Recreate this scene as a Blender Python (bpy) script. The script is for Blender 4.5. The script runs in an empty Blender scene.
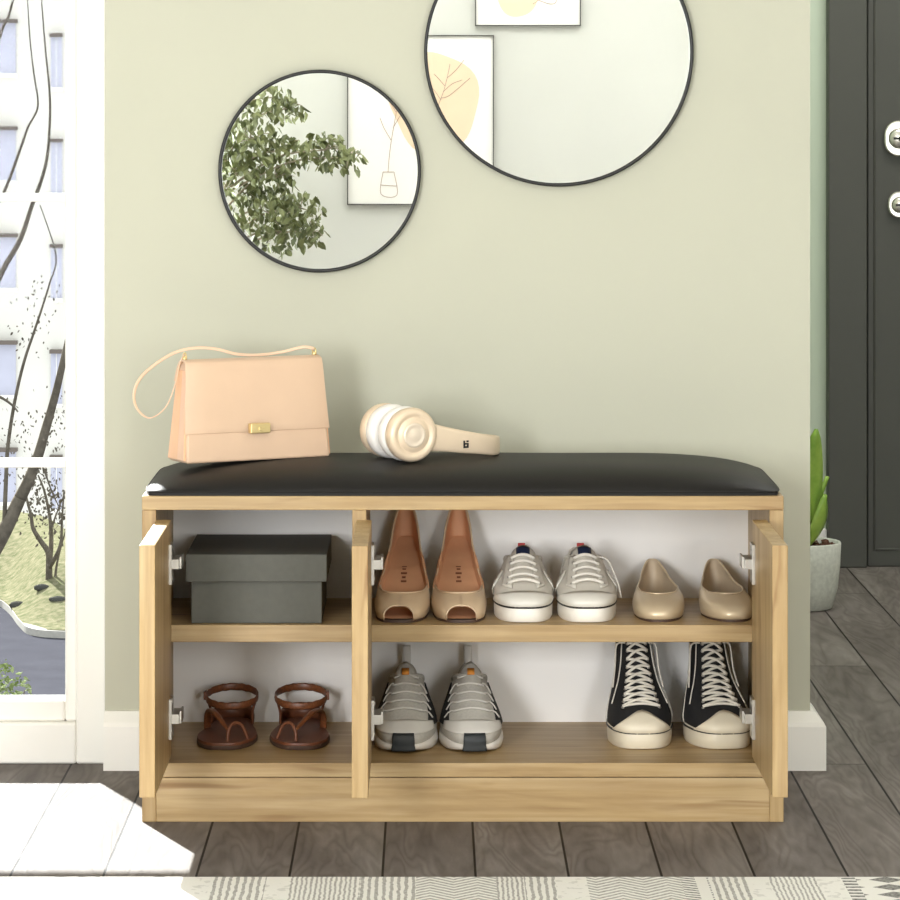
import bpy, math, random
from mathutils import Vector, Matrix, Euler

scene = bpy.context.scene
C = scene.collection
PI = math.pi

# ------------------------------------------------------------------ camera, sky, sun, daylight, added fill lights, exposure
CAM_Y, CAM_Z, FPX = -5.63, 1.1125, 3328.0
cam = bpy.data.objects.new('camera', bpy.data.cameras.new('camera'))
C.objects.link(cam)
cam.location = (0, CAM_Y, CAM_Z)
cam.rotation_euler = (PI / 2, 0, 0)
cam.data.sensor_width = 36
cam.data.lens = 36 * FPX / 900
cam.data.shift_x = (450 - 430) / 900
cam.data.shift_y = (110 - 450) / 900
cam.data.clip_start = 0.05
cam.data.clip_end = 400
scene.camera = cam

world = bpy.data.worlds.new('sky')
scene.world = world
world.use_nodes = True
bg = world.node_tree.nodes['Background']
bg.inputs['Color'].default_value = (0.93, 0.97, 1.0, 1)
bg.inputs['Strength'].default_value = 1.6

def lamp(name, kind, loc, direction, energy, color, **kw):
    l = bpy.data.lights.new(name, kind)
    l.energy = energy
    l.color = color
    for k, v in kw.items():
        setattr(l, k, v)
    o = bpy.data.objects.new(name, l)
    C.objects.link(o)
    o.location = loc
    o.rotation_euler = Vector(direction).to_track_quat('-Z', 'Y').to_euler()
    return o

lamp('sun', 'SUN', (-3, 6, 5), (0.435, -1.0, -0.59), 19, (1.0, 0.995, 0.98), angle=math.radians(1.2))
lamp('rear_window_daylight', 'AREA', (-1.72, -6.12, 1.15), (0.27, 1.0, -0.05), 160, (0.96, 0.975, 1.0),
     shape='RECTANGLE', size=0.85, size_y=1.5)
lamp('right_fill', 'AREA', (1.42, -6.12, 1.15), (-0.18, 1.0, -0.05), 66, (0.96, 0.975, 1.0),  # added weaker fill from the right; no window is known on this side
     shape='RECTANGLE', size=0.7, size_y=1.5)
lamp('overhead_fill', 'AREA', (0.3, -3.4, 2.55), (0, 0, -1), 18, (1.0, 0.99, 0.98), shape='RECTANGLE', size=2.0, size_y=2.0)  # added soft fill from above, stands for no known lamp
lamp('rear_wall_fill', 'AREA', (0.2, -5.3, 2.55), (0, -0.45, -1), 13, (1.0, 0.995, 0.99), shape='RECTANGLE', size=1.8, size_y=0.5)  # added to brighten the wall behind the camera for the mirrors
lamp('hall_fill', 'AREA', (1.2, 1.35, 2.55), (0, 0.1, -1), 27, (1.0, 0.99, 0.98), shape='RECTANGLE', size=0.8, size_y=0.8)  # added to lift the dark hall and door, no lamp known there
scene.view_settings.view_transform = 'Standard'
scene.view_settings.look = 'None'
scene.view_settings.gamma = 1
scene.view_settings.use_curve_mapping = False
scene.view_settings.exposure = 0.06
try:
    scene.cycles.use_denoising = True
    scene.cycles.max_bounces = 10
    scene.cycles.diffuse_bounces = 5
    scene.cycles.caustics_reflective = False
    scene.cycles.caustics_refractive = False
    scene.cycles.sample_clamp_indirect = 6
except Exception:
    pass

def at(px, py, y):
    """the point of the plane Y = y that the camera sees at pixel (px, py)"""
    d = y - CAM_Y
    return Vector(((px - 430) * d / FPX, y, CAM_Z - (py - 110) * d / FPX))

# ------------------------------------------------------------------ materials
def lin(h):
    h = h.lstrip('#')
    out = []
    for i in (0, 2, 4):
        c = int(h[i:i + 2], 16) / 255
        out.append(c / 12.92 if c <= 0.04045 else ((c + 0.055) / 1.055) ** 2.4)
    return (*out, 1)

class NT:
    def __init__(s, name):
        s.m = bpy.data.materials.new(name)
        s.m.use_nodes = True
        s.t = s.m.node_tree
        s.bsdf = s.t.nodes['Principled BSDF']
    def n(s, kind, **kw):
        nd = s.t.nodes.new(kind)
        for k, v in kw.items():
            if k.startswith('i_'):
                nd.inputs[k[2:].replace('_', ' ')].default_value = v
            else:
                setattr(nd, k, v)
        return nd
    def l(s, a, b):
        s.t.links.new(a, b)
    def ramp(s, fac, stops, interp='LINEAR'):
        r = s.n('ShaderNodeValToRGB')
        r.color_ramp.interpolation = interp
        el = r.color_ramp.elements
        while len(el) < len(stops):
            el.new(0.5)
        for e, (p, c) in zip(el, stops):
            e.position = p
            e.color = lin(c) if isinstance(c, str) else c
        s.l(fac, r.inputs['Fac'])
        return r
    def coords(s, scale=(1, 1, 1), rot=(0, 0, 0), loc=(0, 0, 0)):
        tc = s.n('ShaderNodeTexCoord')
        mp = s.n('ShaderNodeMapping')
        mp.inputs['Scale'].default_value = scale
        mp.inputs['Rotation'].default_value = rot
        mp.inputs['Location'].default_value = loc
        s.l(tc.outputs['Object'], mp.inputs['Vector'])
        return mp.outputs['Vector']
    def mix(s, fac, a, b, mode='MIX'):
        m = s.n('ShaderNodeMix', data_type='RGBA', blend_type=mode)
        if isinstance(fac, (int, float)):
            m.inputs[0].default_value = fac
        else:
            s.l(fac, m.inputs[0])
        for v, i in ((a, 6), (b, 7)):
            if isinstance(v, tuple):
                m.inputs[i].default_value = v
            else:
                s.l(v, m.inputs[i])
        return m.outputs[2]
    def bump(s, height, strength=0.3, dist=0.001):
        b = s.n('ShaderNodeBump')
        b.inputs['Strength'].default_value = strength
        b.inputs['Distance'].default_value = dist
        s.l(height, b.inputs['Height'])
        s.l(b.outputs['Normal'], s.bsdf.inputs['Normal'])

def mat(name, color, rough=0.5, metal=0.0, var=0.06, scale=40, bump=0.0, bscale=None, bdist=0.0006, spec=0.5, coat=0.0, sheen=0.0):
    t = NT(name)
    b = t.bsdf
    b.inputs['Roughness'].default_value = rough
    b.inputs['Metallic'].default_value = metal
    b.inputs['Specular IOR Level'].default_value = spec
    b.inputs['Coat Weight'].default_value = coat
    b.inputs['Sheen Weight'].default_value = sheen
    v = t.coords()
    no = t.n('ShaderNodeTexNoise', i_Scale=scale, i_Detail=4.0)
    t.l(v, no.inputs['Vector'])
    c = lin(color)
    lo = tuple(max(0, x * (1 - var)) for x in c[:3]) + (1,)
    hi = tuple(min(1, x * (1 + var)) for x in c[:3]) + (1,)
    r = t.ramp(no.outputs['Fac'], [(0.3, lo), (0.7, hi)])
    t.l(r.outputs['Color'], b.inputs['Base Color'])
    if bump:
        n2 = t.n('ShaderNodeTexNoise', i_Scale=bscale or scale * 6, i_Detail=3.0)
        t.l(v, n2.inputs['Vector'])
        t.bump(n2.outputs['Fac'], bump, bdist)
    return t.m

def wood(name, axis, seed=0.0, base=('#94764b', '#ad9163', '#bba279')):
    t = NT(name)
    long_s, cross = 1.3, 14.0
    sc = [cross] * 3
    sc['xyz'.index(axis)] = long_s
    v = t.coords(tuple(sc), loc=(seed, seed * 1.7, seed * 0.6))
    n1 = t.n('ShaderNodeTexNoise', i_Scale=1.6, i_Detail=6.0, i_Roughness=0.6, i_Distortion=0.6)
    t.l(v, n1.inputs['Vector'])
    r1 = t.ramp(n1.outputs['Fac'], [(0.25, base[0]), (0.47, base[1]), (0.7, base[2])])
    sc2 = [110.0] * 3
    sc2['xyz'.index(axis)] = 4.0
    v2 = t.coords(tuple(sc2), loc=(seed * 2, seed, seed))
    n2 = t.n('ShaderNodeTexNoise', i_Scale=1.0, i_Detail=3.0)
    t.l(v2, n2.inputs['Vector'])
    r2 = t.ramp(n2.outputs['Fac'], [(0.35, '#dcd2c4'), (0.6, '#ffffff')])
    c = t.mix(0.6, r1.outputs['Color'], r2.outputs['Color'], 'MULTIPLY')
    sc3 = [26.0] * 3
    sc3['xyz'.index(axis)] = 3.2
    v3 = t.coords(tuple(sc3), loc=(seed * 3 + 4, seed + 2, seed * 1.3))
    n3 = t.n('ShaderNodeTexNoise', i_Scale=0.9, i_Detail=2.0, i_Distortion=1.2)
    t.l(v3, n3.inputs['Vector'])
    r3 = t.ramp(n3.outputs['Fac'], [(0.62, (0, 0, 0, 1)), (0.74, (1, 1, 1, 1))])
    c2 = t.mix(r3.outputs['Color'], c, lin('#86653a'))
    t.l(c2, t.bsdf.inputs['Base Color'])
    t.bsdf.inputs['Roughness'].default_value = 0.42
    t.bump(n2.outputs['Fac'], 0.12, 0.0006)
    return t.m

def floor_mat():
    t = NT('weathered grey planks')
    tc = t.n('ShaderNodeTexCoord')
    mp = t.n('ShaderNodeMapping')
    mp.inputs['Rotation'].default_value = (0, 0, -PI / 2)
    mp.inputs['Location'].default_value = (0.36, 0.069, 0)
    sw = t.n('ShaderNodeSeparateXYZ')
    cb = t.n('ShaderNodeCombineXYZ')
    t.l(tc.outputs['Object'], sw.inputs[0])
    ax = t.n('ShaderNodeMath', operation='ADD')
    ax.inputs[1].default_value = 0.069 + 0.1352 * 40
    ay = t.n('ShaderNodeMath', operation='ADD')
    ay.inputs[1].default_value = 21.97
    t.l(sw.outputs['X'], ax.inputs[0])
    t.l(sw.outputs['Y'], ay.inputs[0])
    t.l(ay.outputs[0], cb.inputs['X'])
    t.l(ax.outputs[0], cb.inputs['Y'])
    br = t.n('ShaderNodeTexBrick', offset=0.5, offset_frequency=2, squash=1.0)
    br.inputs['Scale'].default_value = 1
    br.inputs['Brick Width'].default_value = 2.0
    br.inputs['Row Height'].default_value = 0.1352
    br.inputs['Mortar Size'].default_value = 0.0020
    br.inputs['Mortar Smooth'].default_value = 0.2
    br.inputs['Color1'].default_value = (0, 0, 0, 1)
    br.inputs['Color2'].default_value = (1, 1, 1, 1)
    br.inputs['Mortar'].default_value = (0.5, 0.5, 0.5, 1)
    t.l(cb.outputs[0], br.inputs['Vector'])
    # per plank shift of the grain
    pv = t.n('ShaderNodeVectorMath', operation='MULTIPLY')
    pv.inputs[1].default_value = (7.3, 5.1, 3.7)
    t.l(br.outputs['Color'], pv.inputs[0])
    add = t.n('ShaderNodeVectorMath', operation='ADD')
    t.l(tc.outputs['Object'], add.inputs[0])
    t.l(pv.outputs[0], add.inputs[1])
    m1 = t.n('ShaderNodeMapping')
    m1.inputs['Scale'].default_value = (9, 1.6, 1)
    t.l(add.outputs[0], m1.inputs['Vector'])
    n1 = t.n('ShaderNodeTexNoise', i_Scale=1.4, i_Detail=7.0, i_Roughness=0.65, i_Distortion=0.4)
    t.l(m1.outputs[0], n1.inputs['Vector'])
    r1 = t.ramp(n1.outputs['Fac'], [(0.28, '#625b57'), (0.5, '#7b746f'), (0.72, '#928c87')])
    # cathedral figure: contour lines of a slow noise
    m2 = t.n('ShaderNodeMapping')
    m2.inputs['Scale'].default_value = (12, 1.7, 1)
    t.l(add.outputs[0], m2.inputs['Vector'])
    n2 = t.n('ShaderNodeTexNoise', i_Scale=0.8, i_Detail=3.0, i_Distortion=0.5)
    t.l(m2.outputs[0], n2.inputs['Vector'])
    mu = t.n('ShaderNodeMath', operation='MULTIPLY')
    mu.inputs[1].default_value = 30.0
    t.l(n2.outputs['Fac'], mu.inputs[0])
    fr = t.n('ShaderNodeMath', operation='PINGPONG')
    fr.inputs[1].default_value = 1.0
    t.l(mu.outputs[0], fr.inputs[0])
    r2 = t.ramp(fr.outputs[0], [(0.0, '#b9b1ab'), (0.6, '#f0edea'), (1.0, '#ffffff')])
    c = t.mix(0.5, r1.outputs['Color'], r2.outputs['Color'], 'MULTIPLY')
    rp = t.ramp(br.outputs['Color'], [(0.0, '#c9c6c4'), (1.0, '#ffffff')])
    c = t.mix(0.6, c, rp.outputs['Color'], 'MULTIPLY')
    c = t.mix(br.outputs['Fac'], c, lin('#1c1816'))
    t.l(c, t.bsdf.inputs['Base Color'])
    t.bsdf.inputs['Roughness'].default_value = 0.6
    t.bsdf.inputs['Specular IOR Level'].default_value = 0.15
    inv = t.n('ShaderNodeMath', operation='SUBTRACT')
    inv.inputs[0].default_value = 1
    t.l(br.outputs['Fac'], inv.inputs[1])
    hh = t.n('ShaderNodeMath', operation='MULTIPLY_ADD')
    hh.inputs[1].default_value = 0.25
    t.l(fr.outputs[0], hh.inputs[0])
    t.l(inv.outputs[0], hh.inputs[2])
    t.bump(hh.outputs[0], 0.55, 0.0014)
    return t.m

def paint(name, color, rough=0.6):
    return mat(name, color, rough, var=0.015, scale=3, bump=0.06, bscale=260, bdist=0.0004, spec=0.3)

def glass_mat(name):
    t = NT(name)
    nt = t.t
    nt.nodes.remove(t.bsdf)
    out = [n for n in nt.nodes if n.type == 'OUTPUT_MATERIAL'][0]
    tr = t.n('ShaderNodeBsdfTransparent')
    tr.inputs['Color'].default_value = (0.98, 0.99, 0.985, 1)
    gl = t.n('ShaderNodeBsdfGlossy')
    gl.inputs['Roughness'].default_value = 0.01
    fr = t.n('ShaderNodeFresnel', i_IOR=1.07)
    mx = t.n('ShaderNodeMixShader')
    t.l(fr.outputs[0], mx.inputs[0])
    t.l(tr.outputs[0], mx.inputs[1])
    t.l(gl.outputs[0], mx.inputs[2])
    t.l(mx.outputs[0], out.inputs['Surface'])
    return t.m

def pattern(name, kind, ink='#8a8781', ground='#e2dfd8', freq=1.0):
    """woven bands of the rug; the bands run away from the viewer (along Y)"""
    t = NT(name)
    tc = t.n('ShaderNodeTexCoord')
    sp = t.n('ShaderNodeSeparateXYZ')
    t.l(tc.outputs['Object'], sp.inputs[0])
    def M(op, a, b=None):
        m = t.n('ShaderNodeMath', operation=op)
        for i, v in enumerate((a, b)):
            if v is None:
                continue
            if isinstance(v, (int, float)):
                m.inputs[i].default_value = v
            else:
                t.l(v, m.inputs[i])
        return m.outputs[0]
    X, Y = sp.outputs['X'], sp.outputs['Y']
    wob = t.n('ShaderNodeTexNoise', i_Scale=60.0, i_Detail=2.0)
    t.l(tc.outputs['Object'], wob.inputs['Vector'])
    w = M('MULTIPLY', M('SUBTRACT', wob.outputs['Fac'], 0.5), 0.006)
    if kind == 'zigzag':
        f = M('ADD', M('ADD', Y, M('MULTIPLY', M('PINGPONG', X, 0.034), 0.9)), w)
        f = M('GREATER_THAN', M('FRACT', M('MULTIPLY', f, 62.0 * freq)), 0.5)
    elif kind == 'stripe':
        f = M('GREATER_THAN', M('FRACT', M('MULTIPLY', M('ADD', X, w), 95.0 * freq)), 0.55)
    elif kind == 'dash':
        a = M('GREATER_THAN', M('FRACT', M('MULTIPLY', M('ADD', M('ADD', Y, M('MULTIPLY', X, 0.5)), w), 70.0 * freq)), 0.5)
        b = M('GREATER_THAN', M('FRACT', M('MULTIPLY', X, 21.0)), 0.35)
        f = M('MULTIPLY', a, b)
    elif kind == 'diamond':
        a = M('ABSOLUTE', M('SUBTRACT', M('FRACT', M('MULTIPLY', X, 16.0)), 0.5))
        b = M('ABSOLUTE', M('SUBTRACT', M('FRACT', M('MULTIPLY', Y, 22.0)), 0.5))
        f = M('LESS_THAN', M('ADD', a, b), 0.42)
    elif kind == 'bars':
        f = M('GREATER_THAN', M('FRACT', M('MULTIPLY', M('ADD', Y, w), 55.0)), 0.45)
    else:
        f = M('MULTIPLY', M('GREATER_THAN', wob.outputs['Fac'], 0.6), 0.35)
    fade = t.n('ShaderNodeTexNoise', i_Scale=180.0, i_Detail=2.0)
    t.l(tc.outputs['Object'], fade.inputs['Vector'])
    f = M('MULTIPLY', f, M('ADD', M('MULTIPLY', fade.outputs['Fac'], 0.9), 0.25))
    c = t.mix(f, lin(ground), lin(ink))
    t.l(c, t.bsdf.inputs['Base Color'])
    t.bsdf.inputs['Roughness'].default_value = 0.95
    t.bsdf.inputs['Specular IOR Level'].default_value = 0.1
    t.bump(fade.outputs['Fac'], 0.4, 0.002)
    return t.m

# ------------------------------------------------------------------ mesh building
class MB:
    def __init__(s):
        s.v, s.f, s.mi, s.sm = [], [], [], []
        s.cur, s.smooth = 0, True
    def face(s, idx):
        s.f.append(tuple(idx)); s.mi.append(s.cur); s.sm.append(s.smooth)
    def add(s, pts):
        k = len(s.v)
        s.v.extend(Vector(p) for p in pts)
        return k
    def box(s, x0, x1, y0, y1, z0, z1):
        k = s.add([(x, y, z) for x in (x0, x1) for y in (y0, y1) for z in (z0, z1)])
        sm, s.smooth = s.smooth, False
        for q in ((0, 1, 3, 2), (4, 6, 7, 5), (0, 4, 5, 1), (2, 3, 7, 6), (0, 2, 6, 4), (1, 5, 7, 3)):
            s.face([k + i for i in q])
        s.smooth = sm
        return s
    def grid(s, rows, closed=False, flip=False):
        n = len(rows[0])
        ks = [s.add(r) for r in rows]
        for a in range(len(rows) - 1):
            for b in range(n if closed else n - 1):
                b2 = (b + 1) % n
                q = [ks[a] + b, ks[a] + b2, ks[a + 1] + b2, ks[a + 1] + b]
                s.face(q[::-1] if flip else q)
        return ks
    def cap(s, k, n, flip=False):
        idx = [k + i for i in range(n)]
        s.face(idx[::-1] if flip else idx)
    def tube(s, pts, r, n=8, closed=False, up=None, flat=1.0):
        """round (or flattened) tube along points; r a number or a list"""
        pts = [Vector(p) for p in pts]
        m = len(pts)
        rs = r if isinstance(r, (list, tuple)) else [r] * m
        rows, ref = [], None
        for i, p in enumerate(pts):
            a = pts[(i - 1) % m] if closed or i > 0 else p
            b = pts[(i + 1) % m] if closed or i < m - 1 else p
            t = (b - a).normalized() if (b - a).length > 1e-9 else Vector((0, 0, 1))
            if up is not None:
                ref = Vector(up)
            elif ref is None:
                ref = Vector((0, 0, 1)) if abs(t.z) < 0.9 else Vector((1, 0, 0))
            side = t.cross(ref)
            if side.length < 1e-6:
                side = t.cross(Vector((1, 0.3, 0.1)))
            side.normalize()
            nn = side.cross(t).normalized()
            if up is None:
                ref = nn
            rows.append([p + side * (math.cos(2 * PI * j / n) * rs[i]) + nn * (math.sin(2 * PI * j / n) * rs[i] * flat) for j in range(n)])
        if closed:
            rows.append(rows[0])
        ks = s.grid(rows, closed=True)
        if not closed:
            s.cap(ks[0], n, True)
            s.cap(ks[-1], n)
        return s
    def lathe(s, prof, n=32, o=(0, 0, 0), axis=None):
        """profile [(radius, height)], closed with caps where the radius is not zero"""
        o = Vector(o)
        R = Matrix.Identity(3) if axis is None else Vector((0, 0, 1)).rotation_difference(Vector(axis)).to_matrix()
        rows = [[o + R @ Vector((r * math.cos(2 * PI * j / n), r * math.sin(2 * PI * j / n), h)) for j in range(n)] for r, h in prof]
        ks = s.grid(rows, closed=True)
        if prof[0][0] > 1e-6:
            s.cap(ks[0], n, True)
        if prof[-1][0] > 1e-6:
            s.cap(ks[-1], n)
        return s
    def prism(s, outline, y0, y1, smooth=False):
        """outline [(x, z)] extruded in y"""
        n = len(outline)
        sm, s.smooth = s.smooth, smooth
        ks = s.grid([[(x, y0, z) for x, z in outline], [(x, y1, z) for x, z in outline]], closed=True, flip=True)
        s.smooth = False
        s.cap(ks[0], n); s.cap(ks[1], n, True)
        s.smooth = sm
        return s
    def xform(s, M, start=0):
        for i in range(start, len(s.v)):
            s.v[i] = M @ s.v[i]
        return s
    def build(s, name, mats, parent=None, bevel=0, seg=2, sub=0, solid=0, soff=-1, smo=None):
        me = bpy.data.meshes.new(name)
        me.from_pydata([tuple(p) for p in s.v], [], s.f)
        for m in (mats if isinstance(mats, (list, tuple)) else [mats]):
            me.materials.append(m)
        me.polygons.foreach_set('material_index', s.mi)
        me.polygons.foreach_set('use_smooth', s.sm)
        me.validate()
        me.update()
        o = bpy.data.objects.new(name, me)
        C.objects.link(o)
        if parent is not None:
            o.parent = parent
        if solid:
            md = o.modifiers.new('thickness', 'SOLIDIFY'); md.thickness = solid; md.offset = soff
            if smo is not None:
                md.material_offset = smo
        if bevel:
            md = o.modifiers.new('bevel', 'BEVEL'); md.width = bevel; md.segments = seg
            md.limit_method = 'ANGLE'; md.angle_limit = math.radians(40)
        if sub:
            md = o.modifiers.new('sub', 'SUBSURF'); md.levels = sub; md.render_levels = sub
        return o

def tag(o, label=None, cat=None, group=None, kind=None):
    for k, v in (('label', label), ('category', cat), ('group', group), ('kind', kind)):
        if v:
            o[k] = v
    return o

def thing(name, label, cat, loc=(0, 0, 0), rz=0, group=None):
    o = bpy.data.objects.new(name, None)
    C.objects.link(o)
    o.empty_display_size = 0.05
    o.location = loc
    o.rotation_euler = (0, 0, rz)
    return tag(o, label, cat, group)

def struct(name, mb, m, parent=None, **kw):
    o = mb.build(name, m, parent, **kw)
    if parent is None:
        o['kind'] = 'structure'
    return o

def copy_tree(o, parent=None):
    c = o.copy()
    C.objects.link(c)
    if parent is not None:
        c.parent = parent
    for ch in list(o.children):
        copy_tree(ch, c)
    return c

def spline(pts, n=8, closed=False):
    """Catmull-Rom through points"""
    P = [Vector(p) for p in pts]
    m = len(P)
    out = []
    segs = m if closed else m - 1
    for i in range(segs):
        if closed:
            p0, p1, p2, p3 = P[(i - 1) % m], P[i], P[(i + 1) % m], P[(i + 2) % m]
        else:
            p0, p1, p2, p3 = P[max(i - 1, 0)], P[i], P[i + 1], P[min(i + 2, m - 1)]
        for j in range(n):
            t = j / n
            out.append(0.5 * ((2 * p1) + (p2 - p0) * t + (2 * p0 - 5 * p1 + 4 * p2 - p3) * t * t + (3 * p1 - p0 - 3 * p2 + p3) * t ** 3))
    if not closed:
        out.append(P[-1])
    return out

def interp(vals, t):
    """monotone-ish smooth interpolation of evenly spaced values, t in 0..1"""
    n = len(vals) - 1
    x = min(max(t, 0), 1) * n
    i = min(int(x), n - 1)
    f = x - i
    f = f * f * (3 - 2 * f) * 0.5 + f * 0.5
    return vals[i] * (1 - f) + vals[i + 1] * f

def cr(vals, x):
    """Catmull-Rom through evenly spaced scalar values, x in 0..len-1"""
    n = len(vals)
    i = min(max(int(x), 0), n - 2)
    t = x - i
    p0, p1, p2, p3 = vals[max(i - 1, 0)], vals[i], vals[i + 1], vals[min(i + 2, n - 1)]
    return 0.5 * (2 * p1 + (p2 - p0) * t + (2 * p0 - 5 * p1 + 4 * p2 - p3) * t * t + (3 * p1 - p0 - 3 * p2 + p3) * t ** 3)

# ------------------------------------------------------------------ shared materials
M = {}
M['wall'] = paint('sage wall paint', '#bbbaa8')
M['wall_hall'] = paint('grey green wall paint', '#c6d1bd')
M['wall_light'] = paint('pale wall paint', '#d7d8d2')
M['white'] = mat('white lacquer', '#f2efe8', 0.35, var=0.01, scale=5)
M['ceiling'] = paint('ceiling white', '#f3f1ea')
M['floor'] = floor_mat()
M['oakx'] = wood('oak along', 'x')
M['oakx2'] = wood('oak along board', 'x', 3.3)
M['oakz'] = wood('oak upright', 'z', 1.2)
M['oakz2'] = wood('oak upright door', 'z', 5.7)
M['backpanel'] = mat('white back board', '#f4f1ec', 0.5, var=0.01, scale=4)
M['leather_black'] = mat('charcoal faux leather', '#1b1917', 0.5, var=0.05, scale=60, bump=0.25, bscale=420, bdist=0.0007, spec=0.2)
M['black_metal'] = mat('black powder coat', '#1d1d1b', 0.4, 0.3, var=0.03)
M['steel'] = mat('hinge steel', '#c9c6c0', 0.3, 0.85, var=0.03)
M['door'] = mat('charcoal door paint', '#43433c', 0.5, var=0.02, scale=6, bump=0.05)
M['chrome'] = mat('satin nickel', '#dcd9d0', 0.25, 0.9, var=0.02)
M['dark'] = mat('black plastic', '#151514', 0.5, var=0.02)
M['glass'] = glass_mat('window glass')

# ------------------------------------------------------------------ the setting
ZC = 2.6
WX0, WX1 = -0.55, 0.643          # partition with the mirrors
YF = -6.2                        # wall behind the camera
struct('floor', MB().box(-2.3, 2.1, YF, 0.14, -0.12, 0.0).box(0.2, 2.1, 0.14, 2.62, -0.12, 0.0), M['floor'])
struct('ceiling', MB().box(-2.3, 2.1, YF, 0.14, ZC, ZC + 0.1).box(0.2, 2.1, 0.14, 2.62, ZC, ZC + 0.1), M['ceiling'])
wb = MB().box(WX0, WX1, 0, 0.14, 0, ZC).box(-2.3, WX0, 0, 0.14, 2.34, ZC).box(-2.3, -2.1, 0, 0.14, 0, 2.34)
struct('wall_back', wb, M['wall'])
struct('wall_front', MB().box(-2.4, -2.17, YF - 0.1, YF, 0, ZC).box(-1.27, 1.05, YF - 0.1, YF, 0, ZC).box(1.79, 2.2, YF - 0.1, YF, 0, ZC).box(1.05, 1.79, YF - 0.1, YF, 0, 0.38).box(1.05, 1.79, YF - 0.1, YF, 1.93, ZC).box(-2.17, -1.27, YF - 0.1, YF, 0, 0.38).box(-2.17, -1.27, YF - 0.1, YF, 1.93, ZC), M['wall_light'])  # the right-hand opening is added to go with the fill light
wl = MB().box(-2.4, -2.3, YF, 0.14, 0, ZC)
struct('wall_left', wl, M['wall_light'])
struct('wall_right', MB().box(2.1, 2.2, YF, 2.72, 0, ZC), M['wall_light'])
struct('wall_hall', MB().box(0.2, 1.0, 2.5, 2.62, 0, ZC).box(1.0, 2.1, 2.5, 2.62, 2.1, ZC).box(1.95, 2.1, 2.5, 2.62, 0, 2.1), M['wall_hall'])
struct('wall_passage', MB().box(0.2, 0.3, 0.14, 2.5, 0, ZC), M['wall_hall'])

def skirting(x0, x1, y, h, t):
    """profile with a sloped top, running along X on the wall face Y = y"""
    return [(y, 0), (y - t, 0), (y - t, h * 0.76), (y - t * 0.86, h * 0.83), (y - t * 0.28, h), (y, h)]
pr = skirting(0, 0, 0, 0.097, 0.028)
b = MB()
b.smooth = False
xe = WX1 + 0.024
sec = lambda x, off: [(x + (off if y < -0.001 else 0) * (-y / 0.028), y, z) for y, z in pr]
ks = b.grid([sec(WX0, 0), sec(WX1, 0.024)], closed=True, flip=True)
b.cap(ks[0], 6)
# return along the end of the partition
side = [(WX1 + (-y) * 0.024 / 0.028, z) for y, z in pr]
ks = b.grid([sec(WX1, 0.024), [(x, 0.14, z) for x, z in side]], closed=True, flip=True)
b.cap(ks[1], 6, True)
struct('baseboard_back', b, M['white'])
struct('baseboard_hall', MB().box(0.3, 0.968, 2.478, 2.5, 0, 0.092), M['white'], bevel=0.004)

# the tall window on the left (window_1)
w1 = thing('window_1', None, None, (-1.32, 0.03, 0))
w1['kind'] = 'structure'
ox = 1.32
def wbox(x0, x1, y0, y1, z0, z1, mb):
    mb.box(x0 + ox, x1 + ox, y0 - 0.03, y1 - 0.03, z0, z1)
f = MB()
XL, XR = -2.1, -0.55
wbox(XR - 0.052, XR, 0.03, 0.12, 0, 2.34, f)
wbox(XL, XL + 0.05, 0.03, 0.12, 0, 2.34, f)
wbox(XL + 0.05, XR - 0.052, 0.03, 0.12, 0, 0.070, f)
wbox(XL + 0.05, XR - 0.052, 0.03, 0.12, 2.28, 2.34, f)
f.build('window_frame', M['white'], w1, bevel=0.004)
f = MB()
wbox(XR - 0.0724, XR - 0.052, 0.045, 0.10, 0.070, 2.28, f)
wbox(XL + 0.05, XL + 0.0676, 0.045, 0.10, 0.070, 2.28, f)
wbox(XL + 0.0676, XR - 0.0724, 0.045, 0.10, 0.070, 0.106, f)
wbox(XL + 0.0676, XR - 0.0724, 0.045, 0.10, 2.24, 2.28, f)
wbox(-1.36, -1.29, 0.045, 0.10, 0.106, 2.24, f)
f.build('sash', M['white'], w1, bevel=0.004)
for z in (0.502, 0.956, 1.410, 1.864):
    f = MB()
    for xa, xb in ((-1.29, XR - 0.0724), (XL + 0.0676, -1.36)):
        wbox(xa, xb, 0.05, 0.085, z, z + 0.0135, f)
    f.build('glazing_bar', M['white'], w1, bevel=0.002)
f = MB()
for xa, xb in ((-1.29, XR - 0.0724), (XL + 0.0676, -1.36)):
    wbox(xa, xb, 0.066, 0.070, 0.106, 2.24, f)
f.build('glass', M['glass'], w1)

# the dark entrance door (door_1)
d1 = thing('door_1', None, None, (1.45, 2.5, 0))
d1['kind'] = 'structure'
def dbox(mb, x0, x1, y0, y1, z0, z1):
    mb.box(x0 - 1.45, x1 - 1.45, y0 - 2.5, y1 - 2.5, z0, z1)
f = MB()
dbox(f, 0.968, 1.062, 2.455, 2.6, 0.0, 2.1)
dbox(f, 1.89, 1.985, 2.455, 2.6, 0.0, 2.1)
dbox(f, 1.062, 1.89, 2.455, 2.6, 2.03, 2.1)
f.build('door_frame', M['door'], d1, bevel=0.003)
f = MB()
dbox(f, 1.066, 1.886, 2.475, 2.53, 0.0, 2.026)
f.build('door_leaf', M['door'], d1, bevel=0.003)
f = MB()
def ring(x0, x1, z0, z1, w, ya, yb):
    dbox(f, x0, x0 + w, ya, yb, z0, z1); dbox(f, x1 - w, x1, ya, yb, z0, z1)
    dbox(f, x0 + w, x1 - w, ya, yb, z0, z0 + w); dbox(f, x0 + w, x1 - w, ya, yb, z1 - w, z1)
ring(1.080, 1.872, 0.040, 1.99, 0.006, 2.471, 2.476)
f.build('panel_moulding', M['door'], d1, bevel=0.003)
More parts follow.
